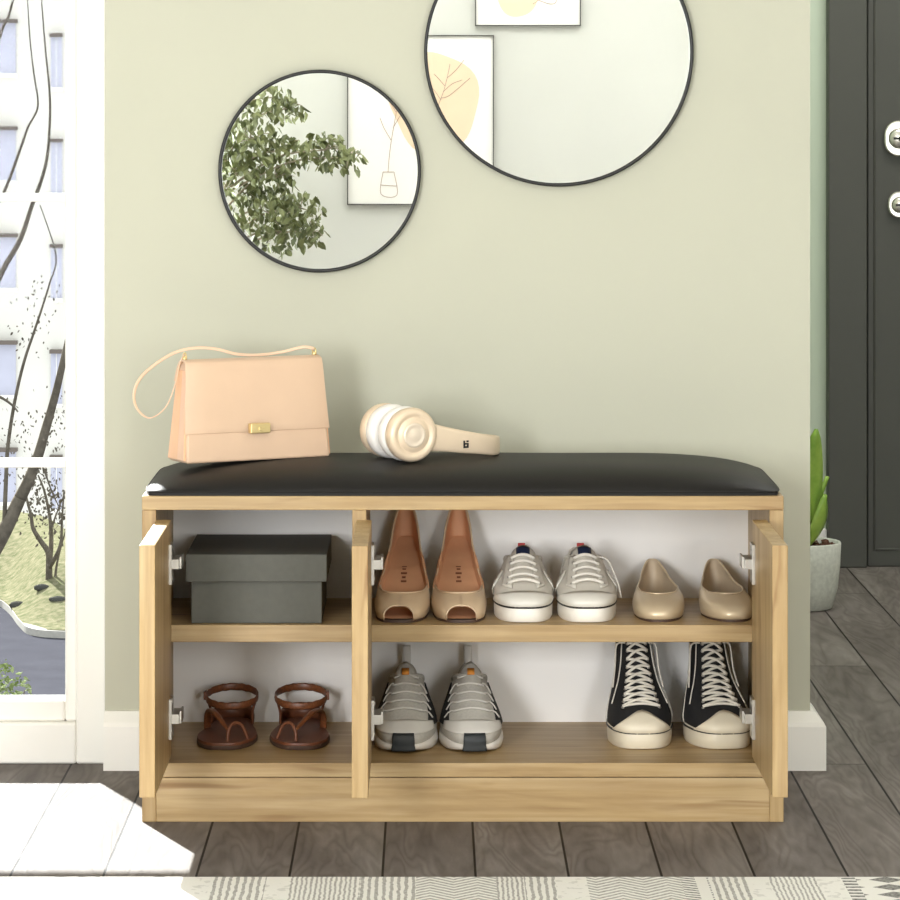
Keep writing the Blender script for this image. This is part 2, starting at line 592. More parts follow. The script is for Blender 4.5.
def stadium(w, h, n=10):
    r = w / 2
    pts = []
    for i in range(n + 1):
        a = PI * i / n
        pts.append((r * math.cos(a), h / 2 - r + r * math.sin(a)))
    for i in range(n + 1):
        a = PI + PI * i / n
        pts.append((r * math.cos(a), -h / 2 + r + r * math.sin(a)))
    return pts
for name, cx, cz, w, h, key in (('cylinder_escutcheon', 1.139, 1.0435, 0.070, 0.088, True), ('thumb_turn', 1.141, 0.882, 0.056, 0.066, False)):
    f = MB()
    f.prism([(cx - 1.45 + x, cz + z) for x, z in stadium(w, h)], -0.043, -0.024)
    e = f.build(name, M['chrome'], d1, bevel=0.004, seg=3)
    f = MB().lathe([(0.0, 0.012), (w * 0.26, 0.012), (w * 0.33, 0.009), (w * 0.36, 0.0)], 28, (cx - 1.45, -0.043, cz), (0, -1, 0))
    f.build('lock_cylinder', M['chrome'], e)
    f = MB().box(cx - 1.45 - w * 0.2, cx - 1.45 + w * 0.2, -0.0562, -0.054, cz - 0.0028, cz + 0.0028)
    if key:
        f.box(cx - 1.45 - w * 0.02, cx - 1.45 + w * 0.16, -0.0562, -0.054, cz - 0.006, cz + 0.004)
    f.build('keyhole', M['dark'], e)

# ------------------------------------------------------------------ the shoe cabinet
CX0, CX1, CF, CB = -0.45, 0.5525, -0.43, -0.04   # outer sides, front, back
ZB, ZT0, ZT1 = 0.092, 0.4875, 0.5094
T = 0.022
cab = thing('shoe_cabinet', 'oak shoe bench cabinet with three open doors, standing against the sage wall', 'cabinet', ((CX0 + CX1) / 2, -0.235, 0))
OC = Vector(cab.location)
def cbox(mb, x0, x1, y0, y1, z0, z1):
    return mb.box(x0 - OC.x, x1 - OC.x, y0 - OC.y, y1 - OC.y, z0, z1)
cbox(MB(), CX0, CX0 + T, CF, CB, 0, ZT0).build('side_panel', M['oakz'], cab, bevel=0.0012)
cbox(MB(), CX1 - T, CX1, CF, CB, 0, ZT0).build('side_panel', M['oakz'], cab, bevel=0.0012)
cbox(MB(), CX0, CX1, CF - 0.002, CB, ZT0, ZT1).build('top_board', M['oakx2'], cab, bevel=0.0012)
cbox(MB(), CX0 + T, CX1 - T, CF, CB, ZB - T, ZB).build('bottom_board', M['oakx'], cab, bevel=0.001)
cbox(MB(), CX0 + T, CX1 - T, CF + 0.001, CF + 0.019, 0, ZB - T - 0.0012).build('plinth', M['oakx2'], cab, bevel=0.001)
DX0, DX1 = -0.1215, -0.0995
cbox(MB(), DX0, DX1, CF, -0.08, ZB, ZT0).build('divider', M['oakz2'], cab, bevel=0.001)
cbox(MB(), CX0 + T, CX1 - T, -0.08, -0.073, ZB, ZT0).build('back_panel', M['backpanel'], cab)
SF, SZ0, SZ1 = -0.37, 0.2715, 0.2985
cbox(MB(), CX0 + T, DX0, SF, -0.08, SZ0, SZ1).build('shelf', M['oakx'], cab, bevel=0.001)
cbox(MB(), DX1, CX1 - T, SF, -0.08, SZ0, SZ1).build('shelf', M['oakx'], cab, bevel=0.001)
def open_door(x0, x1, yh, inner, label):
    """door swung straight out of the front; inner = +1 when its inside face looks to +x"""
    d = cbox(MB(), x0, x1, yh - 0.31, yh, 0.101, 0.472).build('door', M['oakz2'] if inner > 0 else M['oakz'], cab, bevel=0.0012)
    d['label'] = label
    xi = x1 if inner > 0 else x0
    for z in (0.408, 0.168):
        h = MB()
        a, bb = sorted((xi, xi + inner * 0.0045))
        cbox(h, a, bb, yh - 0.052, yh - 0.012, z - 0.031, z + 0.031)        # plate screwed to the door
        a, bb = sorted((xi + inner * 0.0035, xi + inner * 0.0152))
        cbox(h, a, bb, yh - 0.046, yh + 0.010, z - 0.0075, z + 0.0075)        # arm
        a, bb = sorted((xi + inner * 0.0150, xi + inner * 0.0180))
        cbox(h, a, bb, yh - 0.03, yh + 0.016, z - 0.0095, z + 0.0095)
        for dz in (-0.024, 0.024):
            h.lathe([(0.0, 0.0015), (0.0035, 0.001), (0.004, 0)], 10, (xi + inner * 0.0045 - OC.x, yh - 0.032 - OC.y, z + dz), (inner, 0, 0))
        h.build('hinge', M['steel'], d, bevel=0.0015)
open_door(-0.4278, -0.4045, CF + 0.005, 1, 'left door standing open')
open_door(-0.1150, -0.0910, CF - 0.001, 1, 'middle door standing open')
open_door(0.5035, 0.5265, CF + 0.005, -1, 'right door standing open')

# ------------------------------------------------------------------ seat cushion
cu = thing('seat_cushion', 'long charcoal leather seat cushion lying on top of the oak bench', 'cushion', ((CX0 + CX1) / 2, -0.245, ZT1))
mb = MB()
hx, hy, H = 0.4985, 0.184, 0.041
def gx(i, n):
    u = -1 + 2 * i / n
    return math.copysign(1 - (1 - abs(u)) ** 1.9, u)
rows = []
NX, NY = 72, 36
for j in range(NY + 1):
    v = gx(j, NY)
    row = []
    for i in range(NX + 1):
        u = gx(i, NX)
        # rounded-rectangle footprint
        kx = 1 - 0.016 * abs(v) ** 8
        ky = 1 - 0.03 * abs(u) ** 16
        z = 0.006 + (H - 0.006) * (max(0, 1 - abs(u) ** 6.5) ** 0.72) * (max(0, 1 - abs(v) ** 3.6) ** 0.6)
        z += 0.0007 * math.sin(u * 9 + v * 3) * (1 - abs(u) ** 4) * (1 - abs(v) ** 2)
        row.append((u * hx * kx, v * hy * ky, z))
    rows.append(row)
mb.grid(rows)
edge = [rows[0][i] for i in range(NX + 1)] + [rows[j][NX] for j in range(1, NY + 1)] + [rows[NY][i] for i in range(NX - 1, -1, -1)] + [rows[j][0] for j in range(NY - 1, 0, -1)]
mb.grid([[(x, y, 0) for x, y, z in edge], edge], closed=True)
mb.cap(mb.add([(x, y, 0) for x, y, z in edge]), len(edge), True)
mb.build('cover', M['leather_black'], cu)
MB().tube([(x * 1.001, y * 1.003, 0.006) for x, y, z in edge], 0.0016, 6, closed=True).build('seam', M['leather_black'], cu)
CZ = ZT1 + H

# ------------------------------------------------------------------ handbag
M['bag'] = mat('peach leather', '#d3b498', 0.38, var=0.02, scale=20, bump=0.06, bscale=300)
M['bag_side'] = mat('peach leather gusset', '#e8b890', 0.34, var=0.02, scale=20)
M['strap'] = mat('strap leather', '#edc9ab', 0.4, var=0.02)
M['gold'] = mat('brushed brass', '#ecd59c', 0.35, 0.9, var=0.03)
M['bag_in'] = mat('bag shadow lining', '#8a4f3a', 0.7)
bag = thing('handbag', 'peach leather flap handbag with a gold clasp, standing on the left end of the cushion', 'handbag', (-0.3855, -0.352, CZ + 0.0003), math.radians(28))
W_, H_ = 0.254, 0.158
def bx(z):            # inset of the sides towards the top
    return 0.009 * z / H_
prof = [(0.0, 0.0), (0.074, 0.0), (0.066, 0.10), (0.053, 0.145), (0.046, 0.1565), (0.036, 0.1605), (0.026, 0.159), (0.020, 0.151), (0.014, 0.10)]
mb = MB()
mb.smooth = False
rows = [[(bx(z) * s + (0 if s > 0 else W_), y, z) if s > 0 else (W_ - bx(z), y, z) for y, z in prof] for s in (1, -1)]
ks = mb.grid(rows, closed=True, flip=False)
mb.cap(ks[0], len(prof), True); mb.cap(ks[1], len(prof))
mb.build('body', M['bag'], bag, bevel=0.004, seg=3)
# side gussets: folded inwards
for s in (0, 1):
    mb = MB()
    mb.smooth = False
    rows = []
    for k in range(9):
        z = 0.004 + 0.142 * k / 8
        q = z / H_
        yf = 0.004 + q * 0.014 + 0.002
        yb = 0.071 - q * 0.022
        ym = (yf + yb) / 2
        xs = bx(z) if s == 0 else W_ - bx(z)
        o = -1 if s == 0 else 1
        rows.append([(xs + o * 0.0030, yf, z), (xs + o * 0.0024, (yf * 2 + ym) / 3, z), (xs + o * (0.0005), ym, z), (xs + o * 0.0024, (yb * 2 + ym) / 3, z), (xs + o * 0.0030, yb, z)])
    mb.grid(rows, flip=(s == 0))
    mb.build('gusset', M['bag_side'], bag, solid=0.003, bevel=0.0006)
# flap over the top and the front
fl = [(0.062, 0.128), (0.055, 0.147), (0.047, 0.1590), (0.036, 0.1632), (0.025, 0.1615), (0.0175, 0.152), (0.0115, 0.10), (0.0045, 0.046)]
fl = [(p.x, p.y) for p in spline([(y, z, 0) for y, z in fl], 4)]
mb = MB()
rows = [[(bx(z) - 0.0032, y, z), (W_ - bx(z) + 0.0032, y, z)] for y, z in fl]
mb.grid([[Vector(r[0]).lerp(Vector(r[1]), i / 6) for i in range(7)] for r in rows], flip=True)
mb.build('flap', M['bag'], bag, solid=0.0032, bevel=0.001)
mb = MB().box(0.108, 0.143, -0.008, 0.003, 0.044, 0.060)
cl = mb.build('clasp', M['gold'], bag, bevel=0.0015)
MB().box(0.122, 0.129, -0.010, -0.007, 0.048, 0.054).build('clasp_button', M['gold'], cl, bevel=0.001)
for x in (0.012, W_ - 0.012):
    mb = MB()
    mb.tube([(x, 0.036 + 0.006 * math.cos(a), 0.168 + 0.006 * math.sin(a)) for a in [2 * PI * i / 16 for i in range(16)]], 0.0013, 6, closed=True)
    mb.lathe([(0.004, 0), (0.004, 0.006), (0.002, 0.008)], 10, (x, 0.036, 0.161))
    mb.build('strap_ring', M['gold'], bag)
inv = (Matrix.Translation(bag.location) @ Matrix.Rotation(bag.rotation_euler.z, 4, 'Z')).inverted()
sp = [at(188, 352, -0.30), at(180, 363, -0.315), at(174, 388, -0.33), at(165, 408, -0.335), at(150, 418, -0.33), at(138, 410, -0.315), at(134, 396, -0.295), at(139, 380, -0.27),
      at(153, 366, -0.245), at(174, 353, -0.225), at(195, 348, -0.215), at(216, 349, -0.21), at(236, 354, -0.205), at(258, 355, -0.205), at(282, 352, -0.20), at(303, 347, -0.20), at(314, 346, -0.205)]
sp = [inv @ p for p in sp]
sp[0] = Vector((0.012, 0.036, 0.172)); sp[-1] = Vector((W_ - 0.012, 0.036, 0.173))
MB().tube(spline(sp, 6), 0.0026, 8, flat=0.4).build('strap', M['strap'], bag)

# ------------------------------------------------------------------ headphones
M['hp'] = mat('champagne plastic', '#e2cdb2', 0.33, 0.15, var=0.01)
M['hp_hi'] = mat('champagne satin disc', '#e6d6c2', 0.28, 0.3, var=0.01)
M['hp_white'] = mat('white ear pad', '#f4f0ea', 0.5, var=0.01)
hp = thing('headphones', 'champagne and white over-ear headphones lying on the black cushion beside the handbag', 'headphones', (-0.0245, -0.33, CZ))
e = Vector((0.882, 0.47, 0)).normalized()
n = Vector((-0.47, 0.882, 0)).normalized()
CC = Vector((0, 0, 0.0440))
def P(a, bn, z=0.0):
    return CC + e * a + n * bn + Vector((0, 0, z))
R0 = 0.0436
shell = [(0.0, 0.000), (0.020, 0.000), (0.0245, -0.0008), (0.0270, -0.0032), (0.0295, -0.0032), (0.032, -0.001), (0.0365, -0.0008), (0.0405, -0.0022), (0.0428, -0.0065), (R0, -0.012), (R0 - 0.001, -0.020), (R0 - 0.005, -0.024)]
for k, (c0, ax) in enumerate(((P(0, 0.0), -n), (P(0.0, 0.116), n))):
    s = MB().lathe(shell, 48, c0, ax).build('ear_cup', M['hp'], hp)
    MB().lathe([(0.0, 0.0022), (0.009, 0.0020), (0.0135, 0.0008), (0.0150, 0.0015), (0.0185, 0.0018), (0.0200, 0.0004), (0.0202, -0.001)], 40, c0, ax).build('cup_disc', M['hp_hi'], s)
    pad = [(0.020, -0.022), (0.030, -0.022), (R0 - 0.005, -0.024), (R0 - 0.001, -0.028), (R0 + 0.0004, -0.035), (R0 - 0.0005, -0.044), (R0 - 0.004, -0.0505), (0.031, -0.0525), (0.022, -0.048), (0.020, -0.030)]
    MB().lathe(pad, 40, c0, ax).build('ear_pad', M['hp_white'], hp)
path = [(0.016, 0.012, -0.002, 0.0255), (0.05, 0.011, -0.008, 0.0212), (0.09, 0.012, -0.015, 0.0186), (0.128, 0.016, -0.021, 0.0168), (0.160, 0.028, -0.0265, 0.0156), (0.181, 0.057, -0.0282, 0.015),
        (0.160, 0.087, -0.0265, 0.0156), (0.128, 0.098, -0.021, 0.0168), (0.09, 0.102, -0.015, 0.0186), (0.05, 0.103, -0.008, 0.0212), (0.016, 0.103, -0.002, 0.0225)]
pp = spline([P(a, bn, z) for a, bn, z, h in path], 6)
hh = [p.x for p in spline([(h, 0, 0) for a, bn, z, h in path], 6)]
mb = MB()
rows = []
for i, p in enumerate(pp):
    t = (pp[min(i + 1, len(pp) - 1)] - pp[max(i - 1, 0)]).normalized()
    sd = Vector((t.y, -t.x, 0)).normalized()
    row = []
    for j in range(16):
        a = 2 * PI * j / 16
        ca, sa = math.cos(a), math.sin(a)
        row.append(p + sd * (0.0042 * math.copysign(abs(ca) ** 0.7, ca)) + Vector((0, 0, hh[i] * math.copysign(abs(sa) ** 0.5, sa))))
    rows.append(row)
ks = mb.grid(rows, closed=True)
mb.cap(ks[0], 16, True); mb.cap(ks[-1], 16)
mb.build('headband', M['hp'], hp)
# small square mark near the end of the near arm
mb = MB()
mb.smooth = False
def q(a0, a1, z0, z1):
    k = mb.add([P(a0, 0.0066 + (a0 - 0.085) * 0.11, z0), P(a1, 0.0066 + (a1 - 0.085) * 0.11, z0), P(a1, 0.0066 + (a1 - 0.085) * 0.11, z1), P(a0, 0.0066 + (a0 - 0.085) * 0.11, z1)])
    mb.face([k, k + 1, k + 2, k + 3])
q(0.0925, 0.0955, -0.0255, -0.0135); q(0.0955, 0.1025, -0.0255, -0.0225); q(0.0955, 0.1025, -0.0200, -0.0175); q(0.0995, 0.1025, -0.0225, -0.0200); q(0.0985, 0.1025, -0.0162, -0.0135)
mb.build('logo_mark', M['dark'], hp, solid=0.0008, soff=1)

# ------------------------------------------------------------------ wall mirrors
def mirror_mat():
    t = NT('mirror silver')
    t.bsdf.inputs['Metallic'].default_value = 1
    t.bsdf.inputs['Roughness'].default_value = 0.0
    t.bsdf.inputs['Base Color'].default_value = (0.93, 0.945, 0.93, 1)
    return t.m
M['mirror'] = mirror_mat()
def wall_mirror(x, z, r, label):
    t = thing('wall_mirror', label, 'mirror', (x, 0, z), group='round mirrors on the sage wall')
    fw = 0.0058
    MB().lathe([(r - fw, 0.0035), (r - fw, 0.017), (r - fw + 0.0012, 0.0185), (r - 0.0012, 0.0185), (r, 0.017), (r, 0.0012), (r - fw, 0.0012), (r - fw, 0.0035)], 128, (0, 0, 0), (0, -1, 0)).build('mirror_frame', M['black_metal'], t)
    MB().lathe([(0.0, 0.010), (r - fw, 0.010), (r - fw, 0.004), (0, 0.004)], 128, (0, 0, 0), (0, -1, 0)).build('mirror_glass', M['mirror'], t)
    for p in t.children[1].data.polygons:
        p.use_smooth = False
wall_mirror(-0.1862, 1.0094, 0.1712, 'smaller round mirror with thin black frame, hung above the handbag')
wall_mirror(0.2174, 1.2106, 0.2275, 'larger round mirror with thin black frame, cut off by the photo top')

# ------------------------------------------------------------------ shoes
class Last:
    """surface of a shoe: rings from the sole up, each ring an outline from toe (theta 0) to heel (theta pi)"""
    def __init__(s, rings, bend=0.0, shape=(0.97, 1.0, 0.99, 0.88, 0.78, 0.76, 0.74)):
        s.r, s.bend, s.shape = rings, bend, shape
    def at(s, th, v):
        n = len(s.r) - 1
        x_ = min(max(v, 0), 1) * n
        g = lambda k: cr([r[k] for r in s.r], x_)
        y0, y1, w, p = g('y0'), g('y1'), g('w'), g('p')
        t = (1 - math.cos(th)) / 2
        sn = math.sin(th)
        zt = [cr([r['z'][i] for r in s.r], x_) for i in range(len(s.r[0]['z']))]
        x = 0.5 * w * math.copysign(abs(sn) ** p, sn) * interp(s.shape, t)
        y = y0 + (y1 - y0) * t
        x += s.bend * (math.sin(PI * min(max(y / 0.24, 0), 1)) - 0.6)
        return Vector((x, y, interp(zt, t)))
    def nrm(s, th, v):
        e_ = 1e-3
        a = s.at(th + 4 * e_, v) - s.at(th - 4 * e_, v)
        b_ = s.at(th, min(v + e_, 1)) - s.at(th, max(v - e_, 0))
        nn = a.cross(b_)
        if nn.length < 1e-12:
            return Vector((0, 0, 1))
        nn.normalize()
        return nn
    def pt(s, th, v, off=0.0):
        return s.at(th, v) + s.nrm(th, v) * off if off else s.at(th, v)
    def patch(s, mb, t0, t1, v0, v1, nt=24, nv=10, off=0.0):
        """sheet over theta t0..t1 and v0..v1; v0, v1 may be functions of theta"""
        f0 = v0 if callable(v0) else (lambda th: v0)
        f1 = v1 if callable(v1) else (lambda th: v1)
        rows = []
        for j in range(nv + 1):
            row = []
            for i in range(nt + 1):
                th = t0 + (t1 - t0) * i / nt
                row.append(s.pt(th, f0(th) + (f1(th) - f0(th)) * j / nv, off))
            rows.append(row)
        mb.grid(rows)
        return rows
    def outline(s, v, n=48, off=0.0, dz=0.0):
        return [s.pt(2 * PI * i / n, v, off) + Vector((0, 0, dz)) for i in range(n)]

def R(y0, y1, w, z, p=0.62):
    return dict(y0=y0, y1=y1, w=w, z=z, p=p)

def full(last, mb, v0=0, v1=1, nt=56, nv=14, off=0.0):
    mb.grid([[last.pt(2 * PI * i / nt, v0 + (v1 - v0) * j / nv, off) for i in range(nt)] for j in range(nv + 1)], closed=True)

def deck(mb, pts, flip=False):
    """fills an outline symmetric in order (toe first) with quads across"""
    n = len(pts)
    k = mb.add(pts)
    h = n // 2
    for i in range(h):
        a, b2, c, d = i, (i + 1), (n - i - 1) % n, (n - i) % n
        ids = []
        for q_ in (a, b2, c, d):
            if q_ % n not in ids:
                ids.append(q_ % n)
        ids = [k + q_ for q_ in ids]
        if len(ids) >= 3:
            mb.face(ids[::-1] if flip else ids)

def lace_rows(last, mb, vs, dths, r, off, sag=0.004, n=9, cross=False):
    """laces over the instep: straight or crossed rows between +dth and -dth"""
    pts_l = [last.pt(d, v, off) for v, d in zip(vs, dths)]
    pts_r = [last.pt(-d, v, off) for v, d in zip(vs, dths)]
    def arc(a, b_, lift):
        mid_up = Vector((0, -0.35, 1)).normalized()
        return [a.lerp(b_, i / n) + mid_up * (lift * math.sin(PI * i / n)) for i in range(n + 1)]
    for i in range(len(vs)):
        if cross:
            if i + 1 < len(vs):
                mb.tube(arc(pts_l[i], pts_r[i + 1], sag), r, 6)
                mb.tube(arc(pts_r[i], pts_l[i + 1], sag + r * 1.4), r, 6)
        else:
            mb.tube(arc(pts_l[i], pts_r[i], sag), r, 6)
    if cross:
        mb.tube(arc(pts_l[0], pts_r[0], sag), r, 6)

def copy_shoe(proto, label, x, y, z, rz, flip):
    o = copy_tree(proto)
    o['label'] = label
    o.location = (x, y, z)
    o.rotation_euler = (0, 0, rz)
    if flip:
        o.scale = (-1, 1, 1)
    return o

def set_pair(root, la, lb, xa, xb, y, z, ra, rb):
    """first shoe is the built one; its mate is a mirrored copy"""
    root['label'] = la
    root.location = (xa, y, z)
    root.rotation_euler = (0, 0, ra)
    return copy_shoe(root, lb, xb, y, z, rb, True)

def bake_mirror(root):
    """give the mirrored mate its own mirrored meshes so that no object has a negative scale"""
    root.scale = (1, 1, 1)
    def rec(o):
        if o.type == 'MESH':
            me = o.data.copy()
            o.data = me
            me.transform(Matrix.Scale(-1, 4, (1, 0, 0)))
            me.flip_normals()
            me.update()
        for c_ in o.children:
            rec(c_)
    rec(root)

SY = -0.33     # where the toes stand
def px_x(px, y=SY):
    return (px - 430) * (y - CAM_Y) / FPX

# ---- nude peep-toe pumps
M['nude'] = mat('nude satin leather', '#d6bc9b', 0.36, var=0.03, scale=30, coat=0.15)
M['tan_in'] = mat('tan insole leather', '#cf9a74', 0.65, var=0.05, scale=30)
M['stamp'] = mat('faded brown print', '#7d4a30', 0.7)
M['sole_dark'] = mat('dark shoe sole', '#4a362b', 0.6)
def make_pump():
    root = thing('peep_toe_pump', 'pump', 'shoe', group='nude peep-toe pumps on the right shelf')
    base = (0.004, 0.004, 0.008, 0.034, 0.064, 0.087, 0.107)     # sole height from toe to heel
    up = lambda d: tuple(a + b_ for a, b_ in zip(base, d))
    L = Last([R(0.0, 0.232, 0.090, up((0.0,) * 7), 0.60),
              R(-0.001, 0.236, 0.0935, up((0.012, 0.012, 0.014, 0.014, 0.016, 0.018, 0.018)), 0.58),
              R(0.014, 0.238, 0.088, up((0.024, 0.027, 0.028, 0.026, 0.028, 0.034, 0.036)), 0.62),
              R(0.046, 0.236, 0.080, up((0.037, 0.036, 0.036, 0.034, 0.038, 0.046, 0.053)), 0.66)],
             bend=0.003, shape=(0.98, 1.0, 0.99, 0.80, 0.62, 0.58, 0.56))
    peep = 0.36
    def v0(th):
        a = abs(th if th < PI else 2 * PI - th)
        return 0.62 * math.sqrt(max(0, 1 - (a / peep) ** 2)) if a < peep else 0.0
    mb = MB()
    rows = []
    ths = sorted(set([i * 2 * PI / 72 for i in range(72)] + [peep * k / 14 for k in range(15)] + [2 * PI - peep * k / 14 for k in range(14)]))
    for j in range(13):
        rows.append([L.pt(th, v0(th) + (1 - v0(th)) * j / 12) for th in ths])
    mb.grid(rows, closed=True)
    mb.build('upper', [M['nude'], M['tan_in']], root, solid=0.0022, soff=-1, smo=1)
    mb = MB()
    mb.tube([r + Vector((0, 0, 0.0004)) for r in rows[-1]], 0.0016, 6, closed=True)
    mb.build('topline_binding', M['nude'], root)
    mb = MB()
    mb.tube([L.pt(-peep + 2 * peep * k / 20, v0(abs(-peep + 2 * peep * k / 20)), 0.0004) for k in range(21)], 0.0013, 6)
    mb.build('peep_binding', M['nude'], root)
    out = L.outline(0.0, 48)
    mb = MB()
    deck(mb, [p + Vector((0, 0, 0.003)) for p in out])
    ins = mb.build('insole', M['tan_in'], root)
    mb = MB()
    mb.smooth = False
    for k, (yy, w) in enumerate(((0.128, 0.009), (0.134, 0.006), (0.140, 0.010), (0.147, 0.006), (0.153, 0.008))):
        zz = interp(base, (yy) / 0.232) + 0.0046
        z2 = interp(base, (yy + 0.003) / 0.232) + 0.0046
        k_ = mb.add([(-w / 2, yy, zz), (w / 2, yy, zz), (w / 2, yy + 0.003, z2), (-w / 2, yy + 0.003, z2)])
        mb.face([k_, k_ + 1, k_ + 2, k_ + 3])
    mb.build('insole_stamp', M['stamp'], ins)
    mb = MB()
    lo = [p + Vector((0, 0, -0.004)) for p in out]
    mb.grid([lo, [p + Vector((0, 0, 0.0012)) for p in out]], closed=True)
    deck(mb, lo, True)
    mb.build('outsole', M['sole_dark'], root)
    mb = MB()
    rows = []
    for k in range(9):
        f_ = k / 8
        z = 0.078 * (1 - f_)
        r = 0.021 * (1 - f_) ** 1.6 + 0.0055
        yc = 0.208 + 0.010 * f_
        rows.append([(r * 0.95 * math.cos(a), yc + r * math.sin(a), z) for a in [2 * PI * i / 20 for i in range(20)]])
    ks = mb.grid(rows, closed=True, flip=True)
    mb.cap(ks[-1], 20, True)
    mb.build('heel', M['nude'], root)
    return root
p = make_pump()
q2 = set_pair(p, 'nude peep-toe high-heeled pump standing next to the middle door', 'nude peep-toe high-heeled pump standing beside the white sneakers',
              px_x(399.5), px_x(460.5), SY - 0.02, SZ1, math.radians(-2.5), math.radians(0.8))
bake_mirror(q2)

# ---- champagne flats
M['champ'] = mat('champagne satin leather', '#d6c3a4', 0.30, 0.25, var=0.03, scale=25)
M['champ_in'] = mat('beige shoe lining', '#c4b298', 0.55)
def make_flat():
    root = thing('ballet_flat', 'flat', 'shoe', group='champagne flats on the right shelf')
    base = (0.004, 0.003, 0.003, 0.006, 0.010, 0.012, 0.013)
    up = lambda d: tuple(a + b_ for a, b_ in zip(base, d))
    L = Last([R(0.0, 0.226, 0.084, up((0.0,) * 7), 0.72),
              R(-0.003, 0.230, 0.089, up((0.010, 0.011, 0.012, 0.012, 0.014, 0.016, 0.017)), 0.72),
              R(0.012, 0.233, 0.084, up((0.022, 0.025, 0.026, 0.026, 0.028, 0.034, 0.036)), 0.66),
              R(0.052, 0.231, 0.069, up((0.034, 0.034, 0.037, 0.034, 0.036, 0.045, 0.056)), 0.78)],
             bend=0.003, shape=(0.96, 1.0, 0.99, 0.86, 0.72, 0.64, 0.56))
    mb = MB()
    full(L, mb, nt=64, nv=12)
    mb.build('upper', [M['champ'], M['champ_in']], root, solid=0.002, soff=-1, smo=1)
    mb = MB()
    mb.tube(L.outline(1.0, 64), 0.0013, 6, closed=True)
    mb.build('topline_binding', M['champ'], root)
    out = L.outline(0.0, 48)
    mb = MB()
    deck(mb, [p_ + Vector((0, 0, 0.003)) for p_ in out])
    mb.build('insole', M['champ_in'], root)
    mb = MB()
    lo = [Vector((p_.x * 0.98, p_.y, 0.0)) for p_ in out]
    mb.grid([lo, [p_ + Vector((0, 0, 0.0012)) for p_ in out]], closed=True)
    deck(mb, lo, True)
    mb.build('outsole', M['sole_dark'], root)
    return root
p = make_flat()
q2 = set_pair(p, 'champagne satin ballet flat standing beside the white sneakers', 'champagne satin ballet flat standing next to the right door, upper shelf',
              px_x(660.5), px_x(733), SY - 0.012, SZ1, math.radians(-0.6), math.radians(3.6))
bake_mirror(q2)

# ---- sneakers (low white ones, black high-tops)
M['rubber_white'] = mat('white rubber', '#ece7dd', 0.45, var=0.02)
M['white_leather'] = mat('off-white leather', '#d6d1c6', 0.5, var=0.03, scale=40, bump=0.1, bscale=300)
M['white_cap'] = mat('white toe leather', '#dcd8ce', 0.4, var=0.02)
M['lace_white'] = mat('white lace', '#ddd8ce', 0.8, var=0.05, scale=200)
M['lining_grey'] = mat('grey lining', '#8d8880', 0.8)
M['stripe'] = mat('black pinstripe', '#24221f', 0.5)
M['navy'] = mat('navy label', '#1c2b4a', 0.6)
M['red'] = mat('red tab', '#b0302c', 0.6)
M['canvas_black'] = mat('black canvas', '#1a1a1b', 0.75, var=0.1, scale=200, bump=0.2, bscale=700)
M['cream'] = mat('cream rubber', '#ddd3bd', 0.4, var=0.02)
M['cream_lace'] = mat('cream lace', '#d9d3c6', 0.8, var=0.05, scale=200)
M['metal_eye'] = mat('eyelet metal', '#bcb8b0', 0.3, 0.9)

def sole_unit(L, root, zt, m_side, m_stripe, spring=0.0015):
    out = L.outline(0.0, 56)
    c_ = Vector((0, 0.12, 0))
    def rg(s_, z, sp=0.0):
        return [Vector((p_.x * s_, c_.y + (p_.y - c_.y) * (1 + (s_ - 1) * 0.45), z + sp * max(0, 1 - p_.y / 0.05) ** 2)) for p_ in out]
    mb = MB()
    rows = [rg(0.985, 0.0, spring), rg(1.02, 0.003, spring), rg(1.035, zt * 0.5, spring * 0.5), rg(1.03, zt - 0.003), rg(1.015, zt), rg(0.95, zt)]
    mb.grid(rows, closed=True)
    deck(mb, rows[0], True); deck(mb, rows[-1])
    s_ = mb.build('sole', m_side, root)
    mb = MB()
    mb.tube(rg(1.0345, zt - 0.0036), 0.0017, 6, closed=True)
    mb.build('pinstripe', m_stripe, s_)
    return s_

